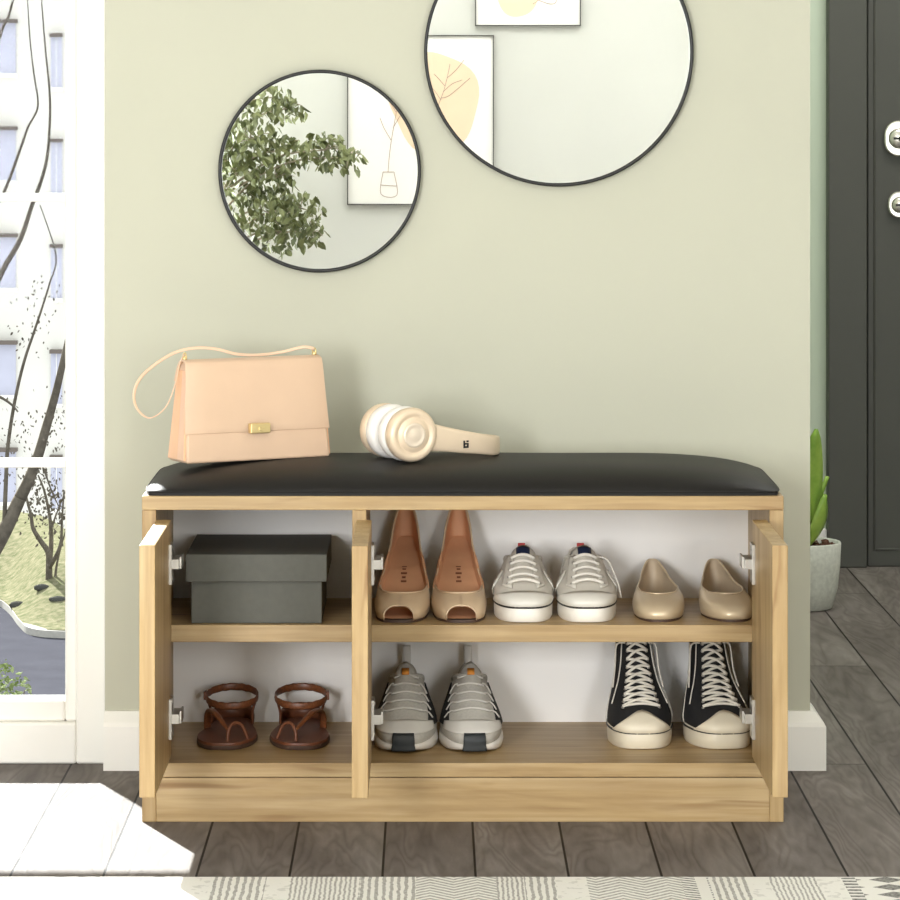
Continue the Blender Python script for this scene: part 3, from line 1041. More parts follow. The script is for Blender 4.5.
def make_low_sneaker():
    root = thing('low_sneaker', 'sneaker', 'shoe', group='white low sneakers on the right shelf')
    z0 = 0.026
    L = Last([R(0.004, 0.240, 0.096, (z0,) * 5, 0.62),
              R(0.002, 0.243, 0.100, (0.033, 0.036, 0.038, 0.042, 0.042), 0.62),
              R(0.016, 0.243, 0.096, (0.043, 0.048, 0.052, 0.056, 0.060), 0.66),
              R(0.052, 0.242, 0.084, (0.056, 0.060, 0.062, 0.066, 0.074), 0.70),
              R(0.092, 0.240, 0.072, (0.075, 0.074, 0.068, 0.066, 0.082), 0.74),
              R(0.124, 0.238, 0.062, (0.090, 0.085, 0.072, 0.070, 0.088), 0.8)],
             bend=0.003)
    sole_unit(L, root, 0.028, M['rubber_white'], M['stripe'])
    mb = MB()
    full(L, mb, nt=64, nv=18)
    mb.build('upper', [M['white_leather'], M['lining_grey']], root, solid=0.003, soff=-1, smo=1)
    mb = MB()
    cap = lambda th: 0.46 - 0.40 * (abs(th) / 1.25) ** 2
    L.patch(mb, -1.25, 1.25, 0.0, cap, 32, 8, 0.0016)
    mb.build('toe_cap', M['white_cap'], root, solid=0.0016, soff=0)
    mb = MB()
    L.patch(mb, PI - 0.9, PI + 0.9, 0.0, 0.97, 20, 8, 0.0016)
    mb.build('heel_counter', M['white_cap'], root, solid=0.0016, soff=0)
    for s_ in (-1, 1):
        mb = MB()
        rows = []
        for j in range(13):
            v = 0.50 + 0.48 * j / 12
            rows.append([L.pt(s_ * (0.30 + 0.42 * k / 5 + 0.05 * j / 12), v, 0.0022) for k in range(6)])
        mb.grid(rows, flip=(s_ < 0))
        ey = mb.build('eyestay', M['white_leather'], root, solid=0.002, soff=0)
        mb = MB()
        for j in range(5):
            v = 0.55 + 0.40 * j / 4
            c_ = L.pt(s_ * 0.45, v, 0.0036)
            nn = L.nrm(s_ * 0.45, v)
            mb.lathe([(0.0028, 0), (0.0032, 0.0008), (0.002, 0.0012), (0.0014, 0.0004)], 10, c_, nn)
        mb.build('eyelet', M['metal_eye'], ey)
        mb = MB()
        rows = []
        for j in range(11):
            f_ = j / 10
            th = s_ * (0.95 + 0.55 * f_)
            v = 0.10 + 0.62 * (1 - f_)
            rows.append([L.pt(th - s_ * 0.10, v, 0.002), L.pt(th + s_ * 0.10, v, 0.002)])
        mb.grid(rows, flip=(s_ > 0))
        mb.build('side_stripe', M['white_cap'], root, solid=0.0014, soff=0)
    mb = MB()
    rows = []
    for j in range(12):
        f_ = j / 11
        y = 0.073 + 0.072 * f_
        z = 0.060 + 0.044 * f_ + 0.003 * math.sin(f_ * PI)
        w = 0.015 + 0.005 * f_ - 0.006 * max(0, f_ - 0.85) / 0.15
        rows.append([(w * k / 4, y + 0.004 * abs(k / 4) ** 2, z - 0.008 * abs(k / 4) ** 2) for k in range(-4, 5)])
    mb.grid(rows)
    tg = mb.build('tongue', M['white_leather'], root, solid=0.004, soff=0)
    def on_tongue(x0, x1, f0, f1, name, m, off=0.003):
        mb_ = MB()
        rr = []
        for j in range(5):
            f_ = f0 + (f1 - f0) * j / 4
            y = 0.073 + 0.072 * f_
            z = 0.060 + 0.044 * f_ + 0.003 * math.sin(f_ * PI)
            rr.append([(x, y + 0.004 * (x / 0.019) ** 2 - off * 0.5, z - 0.008 * (x / 0.019) ** 2 + off * 0.9) for x in [x0 + (x1 - x0) * k / 4 for k in range(5)]])
        mb_.grid(rr)
        return mb_.build(name, m, tg, solid=0.0012, soff=0)
    on_tongue(-0.010, 0.0115, 0.68, 0.93, 'tongue_label', M['navy'])
    mb = MB().box(-0.004, 0.008, 0.2395, 0.2425, 0.082, 0.0965)
    mb.build('heel_tab', M['red'], root, bevel=0.001)
    mb = MB()
    lace_rows(L, mb, [0.55, 0.64, 0.73, 0.82, 0.91], [0.45] * 5, 0.0027, 0.005, 0.0065)
    mb.build('laces', M['lace_white'], root)
    mb = MB()
    mb.tube(spline([L.pt(0.45, 0.95, 0.004), L.pt(0.9, 0.85, 0.010), L.pt(1.2, 0.6, 0.008), L.pt(1.3, 0.3, 0.006), L.pt(1.32, 0.08, 0.010)], 6), 0.0016, 6)
    mb.build('loose_lace', M['lace_white'], root)
    mb = MB()
    mb.tube(L.outline(1.0, 56, 0.0, 0.0), 0.003, 8, closed=True)
    mb.build('collar', M['white_leather'], root)
    return root
p = make_low_sneaker()
q2 = set_pair(p, 'white low sneaker with navy tongue label, next to the peep-toe pumps', 'white low sneaker with navy tongue label and a loose lace, next to the flats',
              px_x(589.2), px_x(523.8), SY - 0.025, SZ1, math.radians(1.5), math.radians(-1.0))
p['label'], q2['label'] = q2['label'], p['label']
bake_mirror(q2)
for c_ in list(q2.children):
    if c_.name.startswith('loose_lace'):
        bpy.data.objects.remove(c_)

def make_high_top():
    root = thing('high_top_sneaker', 'sneaker', 'shoe', group='black high-tops on the cabinet floor')
    z0 = 0.026
    L = Last([R(0.004, 0.240, 0.106, (z0,) * 6, 0.58),
              R(0.002, 0.243, 0.109, (0.036, 0.038, 0.041, 0.044, 0.044, 0.044), 0.58),
              R(0.020, 0.243, 0.100, (0.050, 0.054, 0.058, 0.060, 0.062, 0.064), 0.62),
              R(0.056, 0.242, 0.086, (0.068, 0.073, 0.076, 0.078, 0.080, 0.084), 0.66),
              R(0.086, 0.239, 0.072, (0.092, 0.094, 0.096, 0.098, 0.100, 0.104), 0.72),
              R(0.110, 0.236, 0.064, (0.120, 0.120, 0.119, 0.118, 0.120, 0.124), 0.78),
              R(0.130, 0.238, 0.060, (0.150, 0.149, 0.146, 0.142, 0.142, 0.146), 0.8)],
             bend=0.003)
    sole_unit(L, root, 0.030, M['cream'], M['stripe'])
    mb = MB()
    full(L, mb, nt=64, nv=22)
    mb.build('upper', [M['canvas_black'], M['canvas_black']], root, solid=0.003, soff=-1, smo=1)
    mb = MB()
    cap = lambda th: 0.40 - 0.38 * (abs(th) / 0.88) ** 1.2
    L.patch(mb, -0.88, 0.88, 0.0, cap, 32, 9, 0.0018)
    mb.build('toe_cap', M['cream'], root, solid=0.0018, soff=0)
    vs = [0.41 + 0.575 * i / 9 for i in range(10)]
    dth = [0.50 - 0.012 * i for i in range(10)]
    for s_ in (-1, 1):
        mb = MB()
        line = [L.pt(s_ * 1.02, 0.38, 0.0022)] + [L.pt(s_ * (0.98 - 0.03 * k), 0.45 + 0.54 * k / 9, 0.0022) for k in range(10)]
        mb.tube(line, 0.0011, 6)
        line = [L.pt(s_ * (1.30), 0.06 + 0.90 * k / 12, 0.0020) for k in range(13)]
        mb.tube(line, 0.0009, 6)
        mb.build('stitching', M['cream_lace'], root)
        mb = MB()
        for v, d in zip(vs, dth):
            c_ = L.pt(s_ * d, v, 0.001)
            mb.lathe([(0.003, 0), (0.0034, 0.0008), (0.002, 0.0014), (0.0012, 0.0006)], 10, c_, L.nrm(s_ * d, v))
        mb.build('eyelet', M['metal_eye'], root)
        mb = MB()
        L.patch(mb, s_ * 1.22, s_ * 1.9, 0.66, 0.985, 10, 8, 0.0016)
        mb.build('ankle_patch', M['cream'], root, solid=0.0014, soff=0)
    mb = MB()
    rows = []
    for j in range(12):
        f_ = j / 11
        y = 0.098 + 0.050 * f_
        z = 0.103 + 0.066 * f_
        w = 0.0145
        rows.append([(w * k / 4, y + 0.005 * abs(k / 4) ** 2, z - 0.003 * abs(k / 4) ** 2) for k in range(-4, 5)])
    mb.grid(rows)
    mb.build('tongue', M['canvas_black'], root, solid=0.004, soff=0)
    mb = MB()
    lace_rows(L, mb, vs, dth, 0.0024, 0.004, 0.0045, cross=True)
    for s_ in (-1, 1):
        mb.tube(spline([L.pt(s_ * 0.45, 0.985, 0.006), L.pt(s_ * 0.8, 0.95, 0.010), L.pt(s_ * 1.0, 0.75, 0.007), L.pt(s_ * 1.05, 0.55, 0.005)], 6), 0.0015, 6)
    mb.build('laces', M['cream_lace'], root)
    mb = MB()
    mb.tube(L.outline(1.0, 56), 0.0026, 8, closed=True)
    mb.build('collar', M['canvas_black'], root)
    return root
p = make_high_top()
q2 = set_pair(p, 'black canvas high-top sneaker with white laces, farther from the right door', 'black canvas high-top sneaker with white laces, beside the right door',
              px_x(644.5), px_x(727), SY + 0.004, ZB, math.radians(2.4), math.radians(5.5))
bake_mirror(q2)
for o_ in (p, q2):          # the pale patch shows on one side of each shoe
    for c_ in list(o_.children):
        if c_.name.startswith('ankle_patch') and sum(v_.co.x for v_ in c_.data.vertices) > 0:
            bpy.data.objects.remove(c_)

# ---- grey running shoes
M['knit'] = mat('grey knit', '#b4b0a7', 0.85, var=0.08, scale=260, bump=0.2, bscale=500)
M['knit_light'] = mat('light grey overlay', '#cdc9c1', 0.6, var=0.03)
M['mesh_black'] = mat('black mesh', '#242322', 0.8, var=0.1, scale=300)
M['foam'] = mat('white foam', '#d9d3ca', 0.55, var=0.02)
M['rubber_black'] = mat('dark rubber', '#262a2b', 0.6)
M['orange'] = mat('orange badge', '#d48a34', 0.55)
M['lace_grey'] = mat('pale grey lace', '#c4c0b8', 0.8)
def make_runner():
    root = thing('running_shoe', 'runner', 'shoe', group='grey running shoes on the cabinet floor')
    L = Last([R(0.004, 0.240, 0.1015, (0.014, 0.019, 0.024, 0.027, 0.030), 0.66),
              R(0.001, 0.242, 0.1045, (0.026, 0.031, 0.036, 0.040, 0.044), 0.64),
              R(0.018, 0.243, 0.096, (0.041, 0.046, 0.051, 0.056, 0.062), 0.66),
              R(0.054, 0.242, 0.081, (0.061, 0.064, 0.066, 0.068, 0.080), 0.70),
              R(0.088, 0.240, 0.068, (0.083, 0.082, 0.076, 0.072, 0.092), 0.76),
              R(0.120, 0.238, 0.056, (0.104, 0.098, 0.082, 0.076, 0.102), 0.82)],
             bend=0.003)
    out = L.outline(0.0, 56)
    mb = MB()
    def rg(s_, f_, lo):
        return [Vector((p_.x * s_, 0.12 + (p_.y - 0.12) * (1 + (s_ - 1) * 0.5), lo + (p_.z - lo) * f_ + (0.006 * max(0, 1 - p_.y / 0.06) ** 2) * (1 - f_))) for p_ in out]
    rows = [rg(0.97, 0, 0.0), rg(1.04, 0.12, 0.0), rg(1.075, 0.5, 0.0), rg(1.05, 0.95, 0.0), rg(0.96, 1.05, 0.0)]
    mb.grid(rows, closed=True)
    deck(mb, rows[0], True); deck(mb, rows[-1])
    so = mb.build('midsole', M['foam'], root)
    mb = MB()
    rows = []
    for j in range(9):
        f_ = j / 8
        row = []
        for k in range(-6, 7):
            hw = 0.225 - 0.055 * f_
            th = hw * k / 6
            if f_ < 0.5:
                q_ = L.pt(th, 0.0)
                row.append(Vector((q_.x * 1.06, q_.y - 0.0065, 0.004 + (q_.z - 0.004) * f_ * 2)))
            else:
                q_ = L.pt(th, (f_ - 0.5) * 2 * 0.26, 0.0022)
                row.append(q_ + Vector((0, -0.0045 * (1 - (f_ - 0.5) * 2), 0)))
        rows.append(row)
    mb.grid(rows)
    mb.build('toe_bumper', M['rubber_black'], root, solid=0.002, soff=0)
    mb = MB()
    full(L, mb, nt=64, nv=18)
    mb.build('upper', [M['knit'], M['mesh_black']], root, solid=0.003, soff=-1, smo=1)
    mb = MB()
    cap = lambda th: 0.47 - 0.12 * (abs(th) / 0.95) ** 2
    low = lambda th: 0.24 + 0.02 * math.cos(th * 3)
    L.patch(mb, -0.95, 0.95, low, cap, 28, 8, 0.0013)
    mb.build('toe_overlay', M['knit_light'], root, solid=0.0014, soff=0)
    for s_ in (-1, 1):
        mb = MB()
        a0, a1 = 0.72, 1.85
        lo_ = lambda th: 0.30 - 0.12 * (abs(th) - a0) / (a1 - a0)
        hi_ = lambda th: 0.36 + 0.52 * min(1, (abs(th) - a0) / 0.35)
        L.patch(mb, s_ * a0, s_ * a1, lo_, hi_, 18, 8, 0.0012)
        mb.build('side_mesh', M['mesh_black'], root, solid=0.0012, soff=0)
        mb = MB()
        for k in range(4):
            v = 0.54 + 0.11 * k
            mb.tube([L.pt(s_ * 0.52, v, 0.003), L.pt(s_ * 0.68, v - 0.01, 0.003), L.pt(s_ * 0.82, v - 0.06, 0.003), L.pt(s_ * 0.95, v - 0.15, 0.0025)], 0.0013, 6)
        mb.build('lace_loop', M['lace_grey'], root)
    mb = MB()
    rows = []
    for j in range(12):
        f_ = j / 11
        y = 0.080 + 0.062 * f_
        z = 0.071 + 0.050 * f_ + 0.003 * math.sin(f_ * PI)
        w = 0.017 * (1 if f_ < 0.7 else math.sqrt(max(0.02, 1 - ((f_ - 0.7) / 0.32) ** 2)))
        rows.append([(w * k / 4, y + 0.005 * abs(k / 4) ** 2, z - 0.008 * abs(k / 4) ** 2) for k in range(-4, 5)])
    mb.grid(rows)
    tg = mb.build('tongue', M['knit'], root, solid=0.005, soff=0)
    mb = MB()
    k_ = mb.add([(-0.0058, 0.1125, 0.1065), (0.0058, 0.1125, 0.1065), (0.0058, 0.1235, 0.1146), (-0.0058, 0.1235, 0.1146)])
    mb.face([k_, k_ + 1, k_ + 2, k_ + 3])
    mb.build('tongue_badge', M['orange'], tg, solid=0.0015, soff=0)
    mb = MB()
    lace_rows(L, mb, [0.54, 0.64, 0.74, 0.84, 0.93], [0.52, 0.52, 0.53, 0.55, 0.57], 0.0019, 0.004, 0.0052)
    mb.build('laces', M['lace_grey'], root)
    mb = MB()
    loop_ = spline([(0, 0.2405, 0.092), (0, 0.2415, 0.112), (0, 0.240, 0.128), (0, 0.236, 0.133), (0, 0.233, 0.127), (0, 0.233, 0.105)], 4)
    mb.grid([[(x, p_.y, p_.z) for x in (-0.0065, -0.002, 0.002, 0.0065)] for p_ in loop_])
    mb.build('pull_tab', M['knit_light'], root, solid=0.0016, soff=0)
    mb = MB()
    mb.tube(L.outline(1.0, 56), 0.0034, 8, closed=True)
    mb.build('collar', M['knit'], root)
    return root
p = make_runner()
q2 = set_pair(p, 'grey running shoe with orange tongue badge, next to the middle door', 'grey running shoe with orange tongue badge, the one farther from the middle door',
              px_x(404.5), px_x(473.5), SY - 0.024, ZB, math.radians(-0.5), math.radians(1.5))
bake_mirror(q2)

# ---- brown strappy sandals
M['san'] = mat('brown sandal leather', '#70422a', 0.42, var=0.12, scale=60, bump=0.15)
M['san_bed'] = mat('dark brown footbed', '#6a3c25', 0.5, var=0.08, scale=40)
M['san_strap'] = mat('braided tan strap', '#7c4a2c', 0.4, var=0.3, scale=260, bump=0.5, bscale=420)
def make_sandal():
    root = thing('strappy_sandal', 'sandal', 'shoe', group='brown sandals on the cabinet floor')
    L = Last([R(0.0, 0.236, 0.104, (0.010,) * 5, 0.62), R(0.0, 0.236, 0.104, (0.014,) * 5, 0.62)], bend=0.003, shape=(0.94, 1.0, 0.97, 0.84, 0.72, 0.72, 0.74))
    out = L.outline(0, 56)
    mb = MB()
    def rg(s_, z):
        return [Vector((p_.x * s_, 0.118 + (p_.y - 0.118) * (1 + (s_ - 1) * 0.5), z)) for p_ in out]
    rows = [rg(0.97, 0), rg(1.0, 0.002), rg(1.0, 0.007)]
    mb.grid(rows, closed=True)
    deck(mb, rows[0], True); deck(mb, rows[-1])
    mb.build('outsole', M['sole_dark'], root)
    mb = MB()
    rows = [rg(0.985, 0.007), rg(0.995, 0.009), rg(0.975, 0.0115)]
    mb.grid(rows, closed=True)
    deck(mb, rows[-1])
    mb.build('footbed', M['san_bed'], root)
    mb = MB()
    loop = spline([(0.006, 0.022, 0.010), (0.0065, 0.024, 0.024), (0.011, 0.030, 0.035), (0.019, 0.036, 0.038), (0.027, 0.040, 0.033), (0.033, 0.042, 0.021), (0.037, 0.043, 0.010)], 6)
    mb.tube(loop, 0.0026, 8)
    mb.build('toe_loop', M['san'], root)
    mb = MB()
    d_ = spline([(0.007, 0.025, 0.028), (-0.006, 0.050, 0.038), (-0.020, 0.080, 0.046), (-0.031, 0.112, 0.044), (-0.036, 0.130, 0.030), (-0.037, 0.138, 0.010)], 6)
    mb.tube(d_, [0.003 + 0.003 * min(1, i / 10) for i in range(len(d_))], 8, flat=0.55)
    mb.build('instep_strap', M['san_strap'], root)
    mb = MB()
    for s_ in (-1, 1):
        for k in range(1):
            mb.tube(spline([(s_ * 0.034, 0.176, 0.010), (s_ * 0.034, 0.172, 0.030), (s_ * 0.038, 0.170, 0.046), (s_ * 0.042, 0.172, 0.056)], 6), 0.0022, 8)
        mb.build('side_cord', M['san'], root)
        mb = MB()
    def loop_strap(yc, z, rx, ry, tilt, w, name):
        mb_ = MB()
        pts = []
        for i in range(40):
            a = 2 * PI * i / 40
            pts.append((rx * math.cos(a), yc + ry * math.sin(a), z + tilt * math.sin(a)))
        rows_ = []
        for i in range(41):
            x, y, zz = pts[i % 40]
            nx, ny = (x / rx ** 2), ((y - yc) / ry ** 2)
            l_ = math.hypot(nx, ny)
            nx, ny = nx / l_, ny / l_
            rows_.append([(x + nx * 0.0012 * math.cos(b_), y + ny * 0.0012 * math.cos(b_), zz + w * math.sin(b_) + 0.0006 * math.sin(i * 2.5)) for b_ in [2 * PI * j / 8 for j in range(8)]])
        mb_.grid(rows_, closed=True)
        return mb_.build(name, M['san_strap'], root)
    loop_strap(0.178, 0.0550, 0.0425, 0.044, 0.0085, 0.0060, 'ankle_strap')
    mb = MB()
    rows_ = []
    for i in range(17):
        a = -0.3 + (PI + 0.6) * i / 16
        x, y = 0.034 * math.cos(a), 0.196 + 0.036 * math.sin(a)
        rows_.append([(x, y, 0.009), (x * 1.02, y, 0.020), (x * 0.98, y, 0.026 + 0.010 * max(0, math.sin(a)))])
    mb.grid(rows_)
    mb.build('heel_counter', M['san'], root, solid=0.0024, soff=0)
    mb = MB().box(-0.0465, -0.0415, 0.170, 0.184, 0.050, 0.064)
    mb.build('buckle', M['san'], root, bevel=0.001)
    return root
p = make_sandal()
q2 = set_pair(p, 'brown strappy leather sandal, nearer the left door', 'brown strappy leather sandal, nearer the middle door',
              px_x(222.5), px_x(299.5), SY + 0.002, ZB, math.radians(-1.5), math.radians(1.5))
bake_mirror(q2)

# ------------------------------------------------------------------ shoebox
M['card'] = mat('charcoal linen card', '#5c5c55', 0.8, var=0.05, scale=90, bump=0.2, bscale=600)
sb = thing('shoebox', 'dark grey lidded cardboard shoebox on the left shelf', 'box', (-0.275, -0.235, SZ1))
mb = MB().box(-0.1035, 0.1035, -0.119, 0.119, 0.0, 0.100)
mb.build('box_body', M['card'], sb, bevel=0.0015)
mb = MB()
ol = [(-0.1115, -0.126), (0.1115, -0.126), (0.1115, 0.126), (-0.1115, 0.126)]
il = [(-0.1085, -0.123), (0.1085, -0.123), (0.1085, 0.123), (-0.1085, 0.123)]
mb.smooth = False
mb.grid([[(x, y, 0.100) for x, y in il], [(x, y, 0.067) for x, y in il], [(x, y, 0.067) for x, y in ol], [(x, y, 0.110) for x, y in ol]], closed=True)
mb.cap(mb.add([(x, y, 0.110) for x, y in ol]), 4)
mb.build('lid', M['card'], sb, bevel=0.0012)

# ------------------------------------------------------------------ rug
bands = [(-1.5, 'zigzag'), (-1.3, 'diamond'), (-1.15, 'plain'), (-0.98, 'stripe'), (-0.80, 'zigzag'), (-0.64, 'dark'), (-0.595, 'plain'), (-0.545, 'dash'), (-0.47, 'plain'), (-0.43, 'dash'), (-0.365, 'plain'),
         (-0.315, 'stripe'), (-0.235, 'plain'), (-0.20, 'stripe2'), (-0.10, 'stripe'), (-0.02, 'zigzag'), (0.095, 'stripe2'), (0.135, 'stripe'), (0.18, 'plain'), (0.225, 'zigzag'), (0.36, 'dash'),
         (0.40, 'stripe'), (0.455, 'plain'), (0.485, 'stripe2'), (0.555, 'plain'), (0.575, 'plain'), (0.592, 'bars'), (0.612, 'diamond'), (0.80, 'plain'), (0.84, 'stripe'), (0.95, 'zigzag'), (1.2, 'plain'), (1.5, None)]
kinds = ['zigzag', 'stripe', 'stripe2', 'dash', 'plain', 'diamond', 'bars', 'dark']
rug_m = [pattern('rug zigzag', 'zigzag'), pattern('rug stripes', 'stripe'), pattern('rug fine stripes', 'stripe', freq=1.5), pattern('rug dashes', 'dash', '#4d4b47'),
         pattern('rug plain', 'plain'), pattern('rug diamonds', 'diamond', '#262422'), pattern('rug bars', 'bars', '#262422'), pattern('rug dark bars', 'bars', '#3a3834')]
mb = MB()
mb.smooth = False
for (x0, kd), (x1, _) in zip(bands, bands[1:]):
    mb.cur = kinds.index(kd)
    mb.box(x0, x1, -0.95, 0.95, 0.0, 0.006)
rug = mb.build('area_rug', rug_m)
rug.location = (0.0, -1.778, 0)
tag(rug, 'flat woven off-white rug with grey tribal bands on the floor before the cabinet', 'rug')

# ------------------------------------------------------------------ potted plant in the hall
M['pot'] = mat('speckled pale concrete', '#c9cabf', 0.8, var=0.10, scale=120, bump=0.2)
M['bark'] = mat('bark chips', '#5a3b2c', 0.9, var=0.4, scale=120, bump=0.6)
def leaf_mat(name, a, b_, rough=0.4, spec=0.5):
    t = NT(name)
    v = t.coords()
    no = t.n('ShaderNodeTexNoise', i_Scale=18.0, i_Detail=3.0)
    t.l(v, no.inputs['Vector'])
    r = t.ramp(no.outputs['Fac'], [(0.3, a), (0.7, b_)])
    t.l(r.outputs['Color'], t.bsdf.inputs['Base Color'])
    t.bsdf.inputs['Roughness'].default_value = rough
    t.bsdf.inputs['Specular IOR Level'].default_value = spec
    try:
        t.bsdf.inputs['Subsurface Weight'].default_value = 0.0
    except Exception:
        pass
    return t.m
M['leaf'] = leaf_mat('bright leaf', '#78a038', '#b0ca5e')
pt_ = thing('potted_plant', 'small green-leaved plant in a pale concrete pot, behind the wall end by the dark door', 'plant', (0.834, 1.80, 0))
po = MB().lathe([(0.054, 0.0), (0.064, 0.004), (0.0765, 0.05), (0.0815, 0.10), (0.0835, 0.147), (0.0815, 0.150), (0.076, 0.148), (0.074, 0.132), (0.0, 0.132)], 40).build('pot', M['pot'], pt_)
rng = random.Random(4)
mb = MB()
for i in range(150):
    a, r = rng.uniform(0, 2 * PI), 0.072 * math.sqrt(rng.random())
    s_ = rng.uniform(0.004, 0.008)
    mb.xform(Matrix.Translation((r * math.cos(a), r * math.sin(a), 0.133 + rng.uniform(0, 0.008))) @ Euler((rng.uniform(0, 3), rng.uniform(0, 3), rng.uniform(0, 3))).to_matrix().to_4x4(),
             (lambda k0: (mb.box(-s_, s_, -s_ * 0.6, s_ * 0.6, -s_ * 0.4, s_ * 0.4), k0)[1])(len(mb.v)))
bk = mb.build('bark_mulch', M['bark'], pt_)
bk['kind'] = 'stuff'
def blade(mb, base, tip, w, bow, side):
    base, tip = Vector(base), Vector(tip)
    ax = tip - base
    sd = Vector(side).normalized()
    nn = ax.cross(sd).normalized()
    rows = []
    for i in range(15):
        f_ = i / 14
        p_ = base + ax * f_ + nn * (bow * math.sin(PI * f_))
        ww = w * max(0.04, (math.sin(PI * min(1, f_ * 0.86 + 0.10))) ** 0.8) * (1 if f_ < 0.97 else 0.5)
        rows.append([p_ + sd * ww + nn * 0.006, p_ + sd * ww * 0.5 + nn * 0.002, p_ - nn * 0.003, p_ - sd * ww * 0.5 + nn * 0.002, p_ - sd * ww + nn * 0.006])
    mb.grid(rows)
for tip, w, bow, sd in (((0.028, -0.02, 0.402), 0.031, 0.010, (0.97, 0.2, 0)), ((0.047, -0.03, 0.257), 0.024, -0.012, (0.75, 0.65, 0)), ((-0.06, 0.02, 0.40), 0.03, 0.015, (0.6, 0.8, 0)),
                        ((-0.09, -0.03, 0.30), 0.03, 0.012, (0.9, -0.3, 0)), ((0.022, 0.07, 0.34), 0.028, 0.012, (0.95, -0.2, 0)), ((-0.03, -0.07, 0.34), 0.03, -0.01, (1, 0.2, 0)), ((0.057, 0.02, 0.292), 0.008, 0.004, (0.4, 0.9, 0))):
    mb = MB()
    blade(mb, (tip[0] * 0.12, tip[1] * 0.12, 0.13), tip, w, bow, sd)
    mb.build('leaf', M['leaf'], pt_, solid=0.0012, soff=0)

# ------------------------------------------------------------------ things seen in the mirrors: pictures and a ficus
M['paper'] = mat('white art paper', '#fbfaf6', 0.7, var=0.005)
M['pic_frame'] = mat('thin grey frame', '#5b5a56', 0.5)
M['peach'] = mat('peach ink wash', '#f3dabd', 0.8, var=0.03, scale=8)
M['sepia'] = mat('sepia line ink', '#b59c8c', 0.8)
def in_mirror(px, py, y):
    """point on the plane Y = y that the mirrors (in the plane Y = -0.01) show at this pixel"""
    d = -0.02 - y - CAM_Y
    return Vector(((px - 430) * d / FPX, y, CAM_Z - (py - 110) * d / FPX))
def picture(x0, x1, z0, z1, label, blobs, lines):
    cx, cz = (x0 + x1) / 2, (z0 + z1) / 2
    t = thing('wall_picture', label, 'picture', (cx, YF, cz), group='framed prints on the wall behind the viewer')
    hw, hh_ = (x1 - x0) / 2, (z1 - z0) / 2
    fw = 0.004
    mb = MB()
    mb.box(-hw, -hw + fw, 0, 0.02, -hh_, hh_).box(hw - fw, hw, 0, 0.02, -hh_, hh_).box(-hw + fw, hw - fw, 0, 0.02, -hh_, -hh_ + fw).box(-hw + fw, hw - fw, 0, 0.02, hh_ - fw, hh_)
    mb.build('picture_frame', M['pic_frame'], t)
    sh = MB().box(-hw + fw, hw - fw, 0, 0.012, -hh_ + fw, hh_ - fw).build('print_sheet', M['paper'], t)
    for bx_, bz, rx, rz, tl in blobs:
        mb = MB()
        mb.smooth = False
        pts = []
        for i in range(48):
            a = 2 * PI * i / 48
            k = 1 + 0.05 * math.sin(3 * a + 0.5) + 0.03 * math.sin(5 * a)
            x, z = rx * k * math.cos(a), rz * k * math.sin(a)
            x, z = x * math.cos(tl) - z * math.sin(tl), x * math.sin(tl) + z * math.cos(tl)
            pts.append((min(max(bx_ - cx + x, -hw + fw), hw - fw), 0.0126, min(max(bz - cz + z, -hh_ + fw), hh_ - fw)))
        mb.cap(mb.add(pts), 48, True)
        mb.build('ink_wash', M['peach'], sh)
    mb = MB()
    for ln in lines:
        mb.tube([(p_.x - cx, 0.013, p_.z - cz) for p_ in ln], 0.0011, 5)
    mb.build('line_drawing', M['sepia'], sh)
Yp = YF + 0.012
def L_(*pts):
    return spline([in_mirror(a, b_, Yp) for a, b_ in pts], 5)
A, B_ = in_mirror(347, 205, YF + 0.02), in_mirror(494, 35, YF + 0.02)
bl = in_mirror(434, 102, Yp)
sprig = [L_((388, 172), (390, 150), (394, 125), (399, 100), (404, 84)), L_((391, 140), (384, 128), (380, 118)), L_((393, 128), (400, 116), (406, 108)), L_((396, 112), (390, 102), (388, 95)),
         L_((398, 104), (406, 95), (410, 86)), L_((383, 172), (381, 194), (397, 195), (394, 172)), L_((383, 172), (394, 172)), L_((381, 185), (397, 186)),
         L_((438, 106), (444, 90), (448, 74), (450, 64)), L_((443, 92), (452, 84), (462, 80)), L_((445, 86), (438, 78), (434, 74)), L_((447, 78), (456, 70), (464, 60)), L_((441, 98), (450, 95), (470, 78)), L_((441, 100), (434, 90), (430, 86))]
picture(A.x, B_.x, A.z, B_.z, 'larger white botanical print with peach wash, seen in both mirrors', [(bl.x, bl.z, 0.158, 0.182, 0.15)], sprig)
A2, B2 = in_mirror(475, 26, YF + 0.02), in_mirror(581, -130, YF + 0.02)
b2 = in_mirror(517, -12, Yp)
picture(A2.x, B2.x, A2.z, B2.z, 'white print with peach wash at the top of the larger mirror', [(b2.x, b2.z, 0.085, 0.10, 0.1)],
        [L_((533, 4), (538, 0), (541, -8), (546, -20)), L_((538, 0), (550, 4), (556, 2), (555, -6)), L_((530, -2), (540, -10), (548, -24))])

